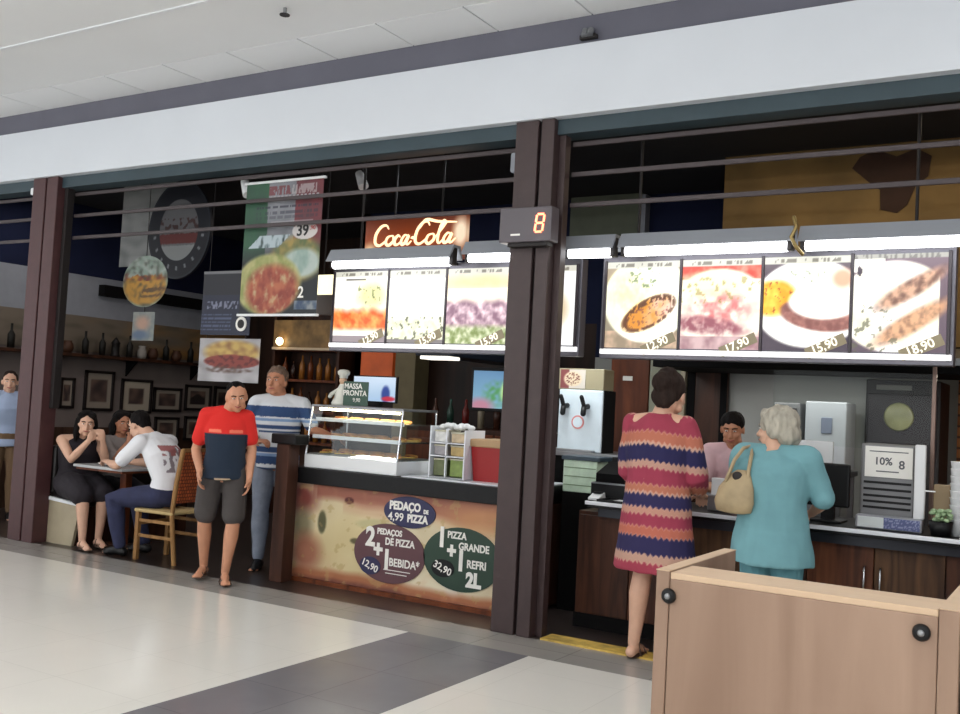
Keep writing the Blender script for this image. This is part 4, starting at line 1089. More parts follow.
MB().prismx([(1.56, 1.93), (1.56, 1.98), (2.3, 2.1), (2.4, 2.1), (2.4, 1.93)], -2.94, -.61).build('canopy', M['steel'], t)
t = thing('oven', 'tall dark oven with a pale round disc on its front', 'oven', (-1.25, 2.5, 0))
MB().box(-1.52, -.98, 2.45, 3.0, 0, 1.86, .01).build('body', mat('oven_dark', (44, 42, 44), .6), t)
MB().box(-1.5, -1.0, 2.43, 2.45, 1.25, 1.75, .006).build('door', mat('oven_glass', (38, 30, 38), .45), t)
MB().box(-1.44, -1.44 + .26, 2.415, 2.43, 1.78, 1.82, .004).build('control_panel', mat('oven_panel', (120, 120, 114), .4), t)
MB().lathe(0, 0, [(.001, 0), (.105, 0), (.11, .008), (.098, .016), (.001, .012)]).build('round_plate', mat('pale_olive_disc', (170, 172, 128), .3, vary=.25, vscale=8), t, True, local=True)
rp = [c for c in COL.objects if c.parent == t and c.name.startswith('round_plate')][0]
rp.rotation_euler = (PI / 2, 0, 0); rp.location = V((-1.27, 2.43, 1.575)) - t.location
t = thing('kitchen_table', 'steel kitchen work table behind the food counter', 'table', (-2.0, 2.1, 0))
MB().box(-2.6, -1.55, 1.85, 2.4, 1.1, 1.14, .004).build('tabletop', M['steel'], t)
for x in (-2.56, -1.59):
    for y in (1.89, 2.36): MB().box(x - .02, x + .02, y - .02, y + .02, 0, 1.1).build('leg', M['steel'], t)
t = thing('white_appliance', 'white boxy appliance behind the woman in teal', 'appliance', (-1.66, 2.15, 1.14))
MB().box(-1.86, -1.56, 1.95, 2.3, 1.14, 1.66, .01).build('body', mat('off_white_enamel', (178, 184, 190), .4), t)
MB().box(-1.74, -1.66, 1.94, 1.95, 1.42, 1.54, .004).build('window', mat('blue_grey_window', (110, 120, 140), .3), t)
t = thing('grey_appliance', 'dark grey upright appliance left of the white appliance', 'appliance', (-2.05, 2.15, 1.14))
MB().box(-2.1, -1.9, 1.95, 2.3, 1.14, 1.64, .01).build('body', mat('appliance_grey', (112, 114, 116), .4), t)
MB().box(-2.08, -1.92, 1.94, 1.95, 1.5, 1.6, .004).build('panel', M['gap'], t)
t = thing('paper_carton', 'white carton on the steel table right behind the woman in teal', 'box', (-1.6, 1.2, .885))
MB().box(-1.84, -1.46, .90, .97, .886, 1.30, .006).build('panel', M['steel'], t)
MB().box(-1.7, -1.42, .875, .90, 1.24, 1.38, .004).build('sheet', M['whiteplastic'], t)
t = thing('glass_divider', 'clear glass divider with a thin steel pole at the right of the kitchen', 'divider', (-.85, 1.0, .885))
MB().box(-.86, -.835, .99, 1.015, .885, 2.3, .004).build('pole', mat('copper_pole', (132, 110, 100), .35, metal=.5), t)
MB().box(-1.85, -.86, 1.0, 1.006, 1.35, 1.88).build('glass_pane', thinglass('still_glass', (.95, .97, .96), .012), t)

# ------------------------------------------------------------------ foreground wooden unit
t = thing('tray_station', 'light oak tray-return unit with dark round knobs in the front right corner', 'tray station', (-.8, -2.3, 0))
MB().box(-1.24, -.385, -2.48, -2.45, .02, .93, .003).build('front_panel', M['boxwood'], t)
MB().box(-1.24, -.385, -2.48, -2.26, .93, .952, .003).build('top_ledge', M['boxedge'], t)
MB().box(-1.29, -1.242, -2.485, -1.72, 0, .955, .004).build('side_panel', M['boxwood'], t)
MB().box(-.383, -.325, -2.485, -1.3, 0, .955, .004).build('side_panel', M['boxwood'], t)
MB().box(-1.241, -.383, -1.75, -1.72, 0, .45, .003).build('back_panel', M['boxwood'], t)
MB().box(-1.241, -.383, -2.45, -1.75, .06, .09).build('bottom', M['boxwood'], t)
MB().box(-1.291, -1.241, -2.486, -1.719, .955, .958).build('edge_strip', M['boxedge'], t)
MB().box(-.384, -.324, -2.486, -1.299, .955, .958).build('edge_strip', M['boxedge'], t)
for x, z in ((-1.24, .872), (-.43, .878)):
    k = MB().rings([[(x + r * math.cos(2 * PI * i / 20), y, z + r * math.sin(2 * PI * i / 20)) for i in range(20)] for r, y in ((.024, -2.484), (.027, -2.49), (.021, -2.5), (.01, -2.503))]).build('knob', M['black'], t, True)
    MB().ell((x, -2.503, z), (.011, .008, .011), n=10, m=6).build('knob_centre', M['steel'], k, True)
t = thing('tray_station', 'second oak unit cut off by the right edge beside the front one', 'tray station', (-.1, -2.3, 0))
MB().box(-.315, .45, -2.46, -1.3, 0, .93, .004).build('body', M['redwood'], t)
MB().box(-.318, .455, -2.47, -1.3, .93, .955, .004).build('top', M['boxedge'], t)
MB().cyl((-.28, -2.46, .87), (-.28, -2.49, .87), .025, 16).build('knob', M['black'], t)

# ------------------------------------------------------------------ people
UP = V((0, 0, 1))
def lerp(a, b, t): return a + (b - a) * t
def resurface(mb, voxel, smooth, name):
    me = mb.data('raw'); o = bpy.data.objects.new('raw', me); COL.objects.link(o)
    r = o.modifiers.new('r', 'REMESH'); r.mode = 'VOXEL'; r.voxel_size = voxel
    if smooth:
        s_ = o.modifiers.new('s', 'SMOOTH'); s_.factor = .5; s_.iterations = smooth
    bpy.context.view_layer.update()
    m2 = bpy.data.meshes.new_from_object(o.evaluated_get(bpy.context.evaluated_depsgraph_get()))
    bpy.data.objects.remove(o); bpy.data.meshes.remove(me); m2.materials.clear(); m2.name = name
    return m2
def ruffle(me, fn):
    N = [v.normal.copy() for v in me.vertices]; P = [v.co.copy() for v in me.vertices]
    flat = []
    for c, k in zip(P, N): flat.extend(c + k * fn(c))
    me.vertices.foreach_set('co', flat); me.update()
def paint(me, fn):
    a = me.color_attributes.new('print', 'FLOAT_COLOR', 'POINT')
    for i, v in enumerate(me.vertices): a.data[i].color = (*lin([min(255, max(0, k)) for k in fn(v.co.x, v.co.y, v.co.z)]), 1)

STAND = dict(pel=(0, 0, .93), waist=(0, .005, 1.08), chest=(0, 0, 1.27), neck=(0, .02, 1.445), head=(0, -.015, 1.585),
             shL=(.175, .01, 1.40), shR=(-.175, .01, 1.40), elL=(.225, .03, 1.12), elR=(-.225, .03, 1.12), wrL=(.225, -.06, .88), wrR=(-.225, -.06, .88),
             hipL=(.09, 0, .91), hipR=(-.09, 0, .91), knL=(.10, -.015, .50), knR=(-.10, -.015, .50), anL=(.10, .02, .08), anR=(-.10, .02, .08))
def joints(s, **k):
    J = {n: V(p) * s for n, p in STAND.items()}
    for n, p in k.items(): J[n] = V(p)
    return J
def side(J): 
    a = (J['shL'] - J['shR']).normalized(); b = (J['hipL'] - J['hipR']).normalized(); return a, b
def torso(mb, J, f, inf=0., hem=None, top=True, belly=0., s=1.):
    """lofted trunk; f = girth factor; hem = list of (t along pelvis->drop, width, depth)"""
    sa, sb = side(J); P = [J['pel'], J['waist'], J['chest']]
    up = lerp(J['chest'], J['neck'], .62)
    rows = []
    def dep(c, d, sx):
        sx = sx.normalized(); y = d.cross(sx).normalized(); return sx, y
    d = (P[1] - P[0]).normalized()
    if hem is None:
        for k, w, q in ((-.11, .06, .05), (-.07, .12, .09), (-.03, .155, .11)):
            rows.append((P[0] + d * k * s, (w * f + inf), (q * f + inf), *dep(None, d, sb)))
    else:
        for dz, w, q in hem: rows.append((P[0] + V((0, 0, dz)), w, q, *dep(None, UP, sb)))
    rows.append((P[0], .168 * f * s + inf, .118 * f * s + inf + belly * .3, *dep(None, d, sb)))
    d2 = (P[2] - P[0]).normalized()
    rows.append((P[1] + d2.cross(sa) * 0, .15 * f * s + inf, .108 * f * s + inf + belly, *dep(None, d2, lerp(sb, sa, .5))))
    d3 = (J['neck'] - P[1]).normalized()
    rows.append((P[2], .172 * f * s + inf, .122 * f * s + inf + belly * .4, *dep(None, d3, sa)))
    d4 = (J['neck'] - P[2]).normalized()
    rows.append((up, .158 * f * s + inf, .092 * f * s + inf, *dep(None, d4, sa)))
    rows.append((lerp(up, J['neck'], .6), .10 * f * s + inf, .075 * s + inf, *dep(None, d4, sa)))
    rows.append((J['neck'] + d4 * .01, .062 * s + inf * .6, .058 * s + inf * .6, *dep(None, d4, sa)))
    mb.loft(rows, 24)
def arm(mb, J, S_, t, inf=0., f=1., s=1., tip=None):
    a, b, c = J['sh' + S_], J['el' + S_], J['wr' + S_]
    pts = [a, lerp(a, b, .35), lerp(a, b, .75), b, lerp(b, c, .3), lerp(b, c, .75), c]; rad = [.056, .050, .043, .040, .041, .031, .026]
    kk = [0, .35, .75, 1, 1.3, 1.75, 2]
    P, R = [], []
    for i in range(len(pts)):
        if kk[i] <= t: P.append(pts[i]); R.append(rad[i] * f * s + inf)
    if kk[len(P) - 1] < t:
        i = len(P); q = (t - kk[i - 1]) / (kk[i] - kk[i - 1]); P.append(lerp(pts[i - 1], pts[i], q)); R.append((rad[i - 1] * (1 - q) + rad[i] * q) * f * s + inf * 1.3)
    mb.tube(P, R, 14)
    mb.tube([lerp(J['neck'], a, .3) + V((0, 0, -.012)), a], [.045 * s + inf, .056 * f * s + inf], 12)
def leg(mb, J, S_, t, inf=0., f=1., s=1., flare=0.):
    a, b, c = J['hip' + S_], J['kn' + S_], J['an' + S_]
    back = (lerp(a, c, .5) - b); back = back.normalized() if back.length > .02 else V((0, 1, 0))
    pts = [a, lerp(a, b, .4), lerp(a, b, .8), b, lerp(b, c, .28) + V((0, .012, 0)), lerp(b, c, .7), c]; rad = [.092, .082, .064, .057, .06, .043, .034]
    kk = [0, .4, .8, 1, 1.28, 1.7, 2]
    P, R = [], []
    for i in range(len(pts)):
        if kk[i] <= t: P.append(pts[i]); R.append(rad[i] * f * s + inf + flare * kk[i])
    if kk[len(P) - 1] < t:
        i = len(P); q = (t - kk[i - 1]) / (kk[i] - kk[i - 1]); P.append(lerp(pts[i - 1], pts[i], q)); R.append((rad[i - 1] * (1 - q) + rad[i] * q) * f * s + inf + flare * t)
    mb.tube(P, R, 16)
def foot(mb, J, S_, s=1., inf=0., d=None):
    an = J['an' + S_]; d = V(d or (0, -1, 0)).normalized(); z = an.z - .08 * s
    h = V((an.x, an.y, z)); sd = UP.cross(d)
    mb.tube([h - d * .045 * s + V((0, 0, .034 * s)), h + d * .03 * s + V((0, 0, .045 * s)), h + d * .1 * s + V((0, 0, .03 * s)), h + d * .16 * s + V((0, 0, .02 * s))], [.032 * s + inf, .036 * s + inf, .03 * s + inf, .02 * s + inf], 12)
    mb.ell(h + d * .125 * s + V((0, 0, .018 * s)), (.042 * s + inf, .045 * s + inf, .016 * s + inf), Matrix((sd, d, UP)).transposed())
    if inf == 0.:
        for i in range(5): mb.tube([h + d * .14 * s + sd * (-.03 + .015 * i) * s + V((0, 0, .014 * s)), h + d * (.185 - .008 * abs(i - 1)) * s + sd * (-.032 + .016 * i) * s + V((0, 0, .011 * s))], .0095 * s, 8)
def hand(mb, w, d, n, th, s=1., curl=.4):
    """wrist, finger direction, palm normal, thumb direction"""
    d = V(d).normalized(); n = V(n); n = (n - d * n.dot(d)).normalized(); sd = d.cross(n)
    if sd.dot(V(th)) < 0: sd = -sd
    R_ = Matrix((sd, n, d)).transposed()
    mb.ell(w + d * .045 * s, (.040 * s, .017 * s, .052 * s), R_)
    mb.ell(w + d * .07 * s, (.041 * s, .014 * s, .026 * s), R_)
    mb.tube([w - d * .01, w + d * .03 * s], [.026 * s, .026 * s], 10)
    for i, (o, L) in enumerate(((.030, .068), (.010, .078), (-.010, .072), (-.029, .056))):
        p = w + d * .085 * s + sd * o * s; c1 = curl * (1 + .12 * i)
        d1 = (d * math.cos(c1) + n * math.sin(c1)); d2 = (d * math.cos(c1 * 2.1) + n * math.sin(c1 * 2.1)); d3 = (d * math.cos(c1 * 2.9) + n * math.sin(c1 * 2.9))
        q1 = p + d1 * L * .45 * s; q2 = q1 + d2 * L * .32 * s; q3 = q2 + d3 * L * .25 * s
        mb.tube([p - d * .02 * s, p, q1, q2, q3], [.0095 * s, .0098 * s, .0092 * s, .0085 * s, .0075 * s], 8)
    p = w + d * .02 * s + sd * .026 * s; dt = (d * .65 + sd * .75 + n * .25).normalized(); dt2 = (d * .9 + sd * .25 + n * .4).normalized()
    mb.tube([p, p + dt * .04 * s, p + dt * .04 * s + dt2 * .035 * s], [.014 * s, .0115 * s, .009 * s], 8)
def headframe(J, look, tilt=0):
    f = V(look).normalized(); r = f.cross(UP).normalized(); u = r.cross(f)
    # left is +X when facing -Y: left = up x forward
    l = u.cross(f).normalized()
    if tilt: q = Matrix.Rotation(tilt, 3, f); l = q @ l; u = q @ u
    return l, f, u
HSC = 1.07
def head(mb, J, F, s=1., wide=1.):
    s0 = s; s = s * HSC
    l, f, u = F; c = J['head']; R_ = Matrix((l, f, u)).transposed()
    def at(a, b, e): return c + l * a * s + f * b * s + u * e * s
    def E(a, b, e, r): mb.ell(at(a, b, e), (r[0] * s * wide, r[1] * s, r[2] * s), R_, 20, 14)
    E(0, -.014, .022, (.073, .092, .088)); E(0, .018, -.035, (.058, .066, .072)); E(0, .052, -.092, (.024, .022, .018))
    for k in (-1, 1): E(k * .034, .052, -.028, (.024, .024, .024)); E(k * .043 * wide, .02, -.07, (.018, .035, .024)); E(k * .076, -.01, -.008, (.010, .019, .031))
    E(0, .066, .031, (.048, .016, .012))
    mb.tube([at(0, .074, .018), at(0, .092, -.012), at(0, .101, -.03)], [.008 * s, .011 * s, .0145 * s], 10)
    E(0, .082, -.06, (.024, .010, .011))
    mb.tube([J['neck'] - V((0, 0, .03)), lerp(J['neck'], c, .45) , at(0, -.03, -.05)], [.062 * s, .054 * s, .056 * s], 14)
def face_parts(root, J, F, s, brow, lipc, smile=0):
    s = s * HSC
    l, f, u = F; c = J['head']; R_ = Matrix((l, f, u)).transposed()
    def at(a, b, e): return c + l * a * s + f * b * s + u * e * s
    for k in (-1, 1):
        e = MB().ell(at(k * .029, .0745, .008), (.0115 * s, .0075 * s, .0052 * s), R_, 12, 8).build('eye', EYEW, root, True, local=True)
        MB().ell(at(k * .029, .080, .008), (.0052 * s, .004 * s, .005 * s), R_, 10, 6).build('iris', EYED, e, True, local=True)
        MB().tube([at(k * .014, .084, .026), at(k * .03, .083, .031), at(k * .046, .073, .027)], .0038 * s, 6).build('eyebrow', brow, root, True, local=True)
    MB().tube([at(-.022, .084, -.058 + .004 * smile), at(0, .0925, -.061), at(.022, .084, -.058 + .004 * smile)], [.0035 * s, .006 * s, .0035 * s], 8).build('lips', lipc, root, True, local=True)
def hair(root, J, F, s, m, lumps, name='hair', inf=1.0, amp=.006, nf=26):
    s = s * HSC
    l, f, u = F; c = J['head']; R_ = Matrix((l, f, u)).transposed(); mb = MB()
    for (a, b, e), r in lumps: mb.ell(c + l * a * s + f * b * s + u * e * s, [q * s * inf for q in r], R_, 18, 12)
    me = resurface(mb, .0085, 2, name)
    ruffle(me, lambda c: noise.noise(V((c.x * nf * 1.5, c.y * nf * 1.5, c.z * nf * .6))) * amp)
    return link(name, me, m, root, True, local=True)
EYEW = mat('eye_white', (226, 222, 216), .3); EYED = mat('iris_brown', (48, 30, 22), .2)
def skin(n, c): return mat('skin_' + n, c, .5, vary=.05, vscale=14)
SK1 = skin('tan', (198, 142, 112)); SK2 = skin('light', (212, 168, 143)); SK3 = skin('warm', (186, 128, 98)); SK4 = skin('brown', (164, 108, 82))
LIP = mat('lip_tone', (160, 84, 78), .45)
HB = mat('black_hair', (18, 14, 14), .75, spec=.15, bump=.6, bscale=70, stretch=(1, 1, .25), vary=.3, vscale=30)
HD = mat('dark_brown_hair', (42, 31, 27), .75, spec=.15, bump=.6, bscale=70, stretch=(1, 1, .25), vary=.3, vscale=30)
HG = mat('silver_grey_hair', (170, 164, 150), .6, bump=.6, bscale=60, stretch=(1, 1, .3), vary=.3, vscale=26)
HS = mat('greying_brown_hair', (110, 88, 74), .6, bump=.6, bscale=60, stretch=(1, 1, .3), vary=.3, vscale=26)
SHORT = [((0, -.028, .036), (.079, .088, .088)), ((0, -.07, -.02), (.058, .036, .05)), ((.066, -.012, .018), (.014, .03, .028)), ((-.066, -.012, .018), (.014, .03, .028))]
BODY_V = .0075
def body(root, J, F, m, s=1., f=1., hands=None, feet=(None, None), belly=0., wide=1.):
    mb = MB(); torso(mb, J, f, belly=belly, s=s)
    for S_ in 'LR':
        arm(mb, J, S_, 2, 0, .93 + .07 * f, s); leg(mb, J, S_, 2, 0, .85 + .15 * f, s)
        foot(mb, J, S_, s, 0, feet['LR'.index(S_)])
        h = (hands or {}).get(S_, ((0, -.1, -1), (-1 if S_ == 'L' else 1, 0, 0), (0, -1, 0), .35))
        hand(mb, J['wr' + S_], h[0], h[1], h[2], s, h[3])
    head(mb, J, F, s, wide)
    return link('body', resurface(mb, BODY_V, 2, 'body'), m, root, True, local=True)
def garment(root, name, m, J, s=1., f=1., tors=True, hem=None, sleeve=0., legs=0., inf=.014, col=None, belly=0., flare=0., extra=None, voxel=.009, seat=False, wr=.004, smooth=3):
    mb = MB()
    if tors: torso(mb, J, f, inf, hem, belly=belly, s=s)
    if sleeve: 
        for S_ in 'LR': arm(mb, J, S_, sleeve, inf + .006, .93 + .07 * f, s)
    if legs:
        for S_ in 'LR': leg(mb, J, S_, legs, inf, .85 + .15 * f, s, flare)
        sa, sb = side(J); d = (J['waist'] - J['pel']).normalized()
        mb.loft([(J['pel'] + d * k * s, w * f * s + inf, q * f * s + inf, sb, d.cross(sb).normalized()) for k, w, q in ((-.09, .10, .08), (-.05, .155, .11), (0, .17, .12), (.07, .16, .114))], 24)
    if extra: extra(mb)
    me = resurface(mb, voxel, smooth, name)
    ruffle(me, lambda c: noise.noise(V((c.x * 11, c.y * 11, c.z * 7))) * wr * 1.6)
    if col: paint(me, col); m = M['cloth']
    return link(name, me, m, root, True, local=True)
def shoe(root, J, S_, s, m, d=None, inf=.008, name='shoe', sandal=False):
    mb = MB()
    if not sandal: foot(mb, J, S_, s, inf, d); return link(name, resurface(mb, .007, 2, name), m, root, True, local=True)
    an = J['an' + S_]; d = V(d or (0, -1, 0)).normalized(); sd = UP.cross(d); h = V((an.x, an.y, an.z - .08 * s)); R_ = Matrix((sd, d, UP)).transposed()
    mb.ell(h + d * .07 * s + V((0, 0, .002)), (.046 * s, .13 * s, .010), R_)
    o = mb.build(name, m, root, True, local=True)
    st = MB()
    for q, hh in ((.11, .034), (.02, .07)):
        st.tube([h + d * q * s + sd * -.044 * s + V((0, 0, .006)), h + d * q * s + sd * -.026 * s + V((0, 0, hh * s)), h + d * q * s + sd * .026 * s + V((0, 0, hh * s)), h + d * q * s + sd * .044 * s + V((0, 0, .006))], .006, 8)
    st.build('strap', m, o, True, local=True)
    return o
def person(label, loc, deg, group=None): return thing('person', label, 'person', loc, math.radians(deg), group)

# --- man in red and navy T-shirt, walking out beside the pizza counter
p = person('man in red and navy T-shirt and grey shorts walking out of the pizza shop', (-5.82, -.12, .006), 40)
s = .945
J = joints(s, head=(.065, -.08, 1.45), neck=(.01, -.01, 1.35), chest=(-.005, .0, 1.19), shL=(.148, -.01, 1.285), shR=(-.158, -.0, 1.29), elL=(.2, .02, 1.04), elR=(-.235, .05, 1.02), wrL=(.2, -.08, .82), wrR=(-.175, -.11, .86),
           hipL=(.09, 0, .86), hipR=(-.09, 0, .86), knL=(.10, -.09, .48), knR=(-.13, .02, .475), anL=(.06, -.05, .08), anR=(-.13, .17, .095))
F = headframe(J, (.22, -1, -.25), .10)
body(p, J, F, SK1, s, 1.02, feet=((.15, -1, 0), (-.2, -1, 0)), belly=.02, wide=1.08)
face_parts(p, J, F, s, HB, LIP, 1.5)
hair(p, J, F, s, HB, [((0, -.026, .040), (.078, .086, .080)), ((0, -.06, -.01), (.058, .04, .05)), ((.07, -.015, .02), (.01, .024, .022)), ((-.07, -.015, .02), (.01, .024, .022))], amp=.004)
def redtee(x, y, z):
    red = (214, 40, 34); c = red
    if z < 1.16 and z > .8 and abs(x + .0) < .165 and y < .07: c = (26, 40, 58)
    if abs(z - 1.18) < .014 and .03 < abs(x) < .13 and y < 0 : c = (232, 120, 96)
    if z < .815 and abs(x) < .06 and y < 0: c = (206, 180, 150)
    return c
garment(p, 't_shirt', None, J, s, 1.02, hem=[(-.075, .18, .145), (-.04, .18, .145)], sleeve=.66, inf=.010, col=redtee, belly=.028, voxel=.008)
garment(p, 'shorts', mat('grey_shorts', (66, 61, 60), .85, vary=.1, vscale=12), J, s, .97, tors=False, legs=.86, inf=.010, flare=.026)
for S_ in 'LR': shoe(p, J, S_, s, mat('brown_leather', (70, 50, 40), .5) if S_ == 'L' else bpy.data.materials['brown_leather'], (.15, -1, 0) if S_ == 'L' else (-.2, -1, 0), name='sandal', sandal=True)

# --- man in striped polo at the end of the counter
p = person('man in blue and white striped polo leaning on the pizza counter end', (-5.97, .62, 0), 32)
s = 1.02
J = joints(s, head=(-.035, -.02, 1.60), elR=(-.27, .02, 1.18), wrR=(-.13, -.2, 1.09), elL=(.32, -.06, 1.2), wrL=(.5, -.17, 1.16), shL=(.195, .0, 1.41), shR=(-.19, 0, 1.41))
F = headframe(J, (-.22, -1, .08), 0)
body(p, J, F, SK3, s, 1.1, wide=1.1, hands={'R': ((.7, -.5, .1), (0, .3, -1), (0, -1, .2), .45), 'L': ((.8, -.6, -.1), (0, -.2, -1), (-.5, -1, 0), .3)}, belly=.02)
face_parts(p, J, F, s, HS, LIP)
hair(p, J, F, s, HS, [((0, -.025, .045), (.084, .092, .088)), ((0, -.065, -.01), (.064, .045, .06)), ((.072, -.012, .018), (.014, .03, .03)), ((-.072, -.012, .018), (.014, .03, .03))], amp=.009)
def stripes(x, y, z):
    w = (206, 210, 216); b = (44, 70, 112); lb = (120, 150, 190)
    if z > 1.40: return w
    for a, q, c in ((1.30, 1.39, b), (1.265, 1.285, lb), (1.235, 1.262, w), (1.20, 1.23, b), (1.165, 1.185, b), (1.05, 1.16, w), (1.0, 1.045, b), (.97, .99, lb), (.90, .965, b), (.84, .87, b)):
        if a <= z <= q: return c
    return w
garment(p, 'polo_shirt', None, J, s, 1.1, hem=[(-.09, .19, .145), (-.05, .192, .145)], sleeve=.75, inf=.012, col=stripes, belly=.022, voxel=.008)
cl = MB()
for k in (-1, 1): cl.tube([J['neck'] + V((k * .055, .045, .012)), J['neck'] + V((k * .068, -.01, .0)), J['neck'] + V((k * .035, -.085, -.045))], [.016, .018, .012], 8)
cl.build('collar', mat('collar_blue_grey', (120, 134, 160), .8), p, True, local=True)
garment(p, 'jeans', mat('pale_blue_jeans', (128, 136, 152), .85, vary=.15, vscale=14), J, s, 1.05, tors=False, legs=1.93, inf=.014)
for S_ in 'LR': shoe(p, J, S_, s, M['black'])
tag(MB().box(-5.93, -5.79, .19, .2, 1.12, 1.2).build('paper_sheet', M['whiteplastic']), 'white paper slip in the hand of the man in the striped polo', 'paper')

# --- seated woman in black
def seated(label, loc, deg, J, look, sk, hm, lumps, s, f, hands, hair_amp=.005, tilt=0, feet=(None, None)):
    p = person(label, loc, deg); F = headframe(J, look, tilt)
    body(p, J, F, sk, s, f, hands=hands, feet=feet); face_parts(p, J, F, s, hm, LIP); hair(p, J, F, s, hm, lumps, amp=hair_amp)
    return p, F
s = .93
J = joints(s, pel=(0, 0, .55), waist=(0, -.01, .69), chest=(0, -.03, .86), neck=(0, -.07, 1.005), head=(-.02, -.2, 1.12), shL=(.17, -.05, .96), shR=(-.175, -.04, .96),
           elL=(.15, -.27, .80), elR=(-.14, -.2, .79), wrL=(.075, -.37, .98), wrR=(-.05, -.36, .975), hipL=(.1, -.02, .54), hipR=(-.1, -.02, .54),
           knL=(.09, -.46, .50), knR=(-.11, -.47, .49), anL=(.07, -.44, .09), anR=(-.1, -.5, .085))
LONG = [((0, -.032, .042), (.09, .096, .092)), ((0, -.09, -.05), (.1, .06, .11)), ((.08, -.035, -.06), (.028, .05, .12)), ((-.08, -.035, -.06), (.028, .05, .12)), ((0, -.1, -.17), (.1, .05, .1)), ((.045, .012, .085), (.04, .05, .028)), ((-.045, .012, .085), (.04, .05, .028))]
p, F = seated('seated woman in black sleeveless dress with long dark hair, hands at her mouth', (-8.2, .32, 0), 74, J, (-.34, -1, -.05), SK2, HB, LONG, s, 1.16,
              {'L': ((-.35, -.25, .9), (0, .8, .2), (-.8, 0, 0), .7), 'R': ((.35, -.25, .9), (0, .8, .2), (.8, 0, 0), .7)}, tilt=-.03)
blk = mat('black_dress_cloth', (30, 24, 32), .85, vary=.2, vscale=10)
def skirt(mb):
    mb.tube([(.09, -.02, .55), (.09, -.25, .54), (.09, -.43, .50)], [.13, .125, .105], 16); mb.tube([(-.09, -.02, .55), (-.1, -.25, .54), (-.11, -.44, .49)], [.13, .125, .105], 16)
    mb.tube([(0, -.02, .54), (0, -.25, .53), (0, -.40, .50)], [.12, .11, .09], 16)
garment(p, 'dress', blk, J, s, 1.16, inf=.012, extra=skirt, voxel=.009)
for S_ in 'LR': shoe(p, J, S_, s, bpy.data.materials['brown_leather'], name='sandal', sandal=True)

# --- second seated person behind her
s = .9
J = joints(s, pel=(0, 0, .55), waist=(0, -.01, .69), chest=(0, -.04, .85), neck=(0, -.06, .99), head=(0, -.1, 1.13), shL=(.15, -.05, .94), shR=(-.15, -.05, .94),
           elL=(.16, -.28, .80), elR=(-.14, -.28, .80), wrL=(.05, -.33, .97), wrR=(-.05, -.33, .96), hipL=(.09, -.02, .54), hipR=(-.09, -.02, .54),
           knL=(.09, -.44, .49), knR=(-.09, -.44, .49), anL=(.08, -.44, .085), anR=(-.08, -.44, .085))
p, F = seated('seated person with dark hair and pale grey top, hidden behind the woman in black', (-8.2, .74, 0), 80, J, (-.1, -1, -.1), SK3, HB, LONG, s, 1.0,
              {'L': ((-.3, .1, .9), (0, .9, .1), (-.8, 0, 0), .7), 'R': ((.3, .1, .9), (0, .9, .1), (.8, 0, 0), .7)})
garment(p, 'top', mat('pale_grey_top', (150, 142, 140), .85), J, s, 1.0, inf=.012, sleeve=.8)
garment(p, 'trousers', mat('dark_trousers', (34, 32, 40), .85), J, s, 1.0, tors=False, legs=1.93, inf=.014)
for S_ in 'LR': shoe(p, J, S_, s, M['black'])

# --- man in white T-shirt on the chair
s = 1.0
J = joints(s, pel=(0, -.02, .555), waist=(0, .0, .70), chest=(0, -.08, .88), neck=(0, -.24, 1.055), head=(0, -.40, 1.145), shL=(.185, -.2, 1.0), shR=(-.185, -.2, 1.0),
           elL=(.24, -.40, .79), elR=(-.22, -.40, .80), wrL=(.12, -.61, .80), wrR=(-.1, -.61, .80), hipL=(.1, -.04, .54), hipR=(-.1, -.04, .54),
           knL=(.19, -.46, .50), knR=(-.13, -.5, .51), anL=(.17, -.36, .085), anR=(-.12, -.36, .085))
p, F = seated('man in white T-shirt and jeans seated on the wooden chair, head bent over the table', (-6.93, .32, .003), -84, J, (0, -1, -.5), SK2, HB, SHORT, s, 1.08,
              {'L': ((-.4, -.9, .1), (0, -.1, -1), (-.8, .3, 0), .4), 'R': ((.4, -.9, .1), (0, -.1, -1), (.8, .3, 0), .4)})
def whitetee(x, y, z):
    c = (230, 231, 236)
    if y > -.16 and .76 < z < .99 and -.17 < x < .13:
        if z > .9 and nz(x * 20, z * 20) > -.15 and x > -.12: c = mixc(c, (140, 66, 66), .8)
        elif nz(x * 24, z * 16, 1, 4) > .12: c = mixc(c, (96, 84, 92), .7)
    return c
garment(p, 't_shirt', None, J, s, 1.08, hem=[(-.045, .165, .125), (-.02, .18, .14)], sleeve=.75, inf=.012, col=whitetee, voxel=.008)
garment(p, 'jeans', mat('navy_jeans', (42, 46, 76), .85, vary=.15, vscale=12), J, s, 1.08, tors=False, legs=1.95, inf=.018)
for S_ in 'LR': shoe(p, J, S_, s, M['black'])

# --- standing person at the left edge
s = .93
J = joints(s, elR=(-.22, .03, 1.06), wrR=(-.2, -.2, 1.12))
p = person('person in pale blue shirt half cut off by the left edge of the photo', (-9.93, .7, 0), 62)
F = headframe(J, (-.1, -1, -.05)); body(p, J, F, SK2, s, 1.0, hands={'R': ((.3, -.8, .3), (1, 0, 0), (0, 0, 1), .5)}); face_parts(p, J, F, s, HD, LIP); hair(p, J, F, s, HD, SHORT)
garment(p, 'shirt', mat('pale_blue_shirt', (160, 176, 206), .8, vary=.05), J, s, 1.0, hem=[(-.08, .175, .13), (-.04, .175, .13)], sleeve=1.2, inf=.014)
garment(p, 'trousers', mat('tan_trousers', (110, 86, 62), .85), J, s, 1.0, tors=False, legs=1.93, inf=.014)
for S_ in 'LR': shoe(p, J, S_, s, M['black'])

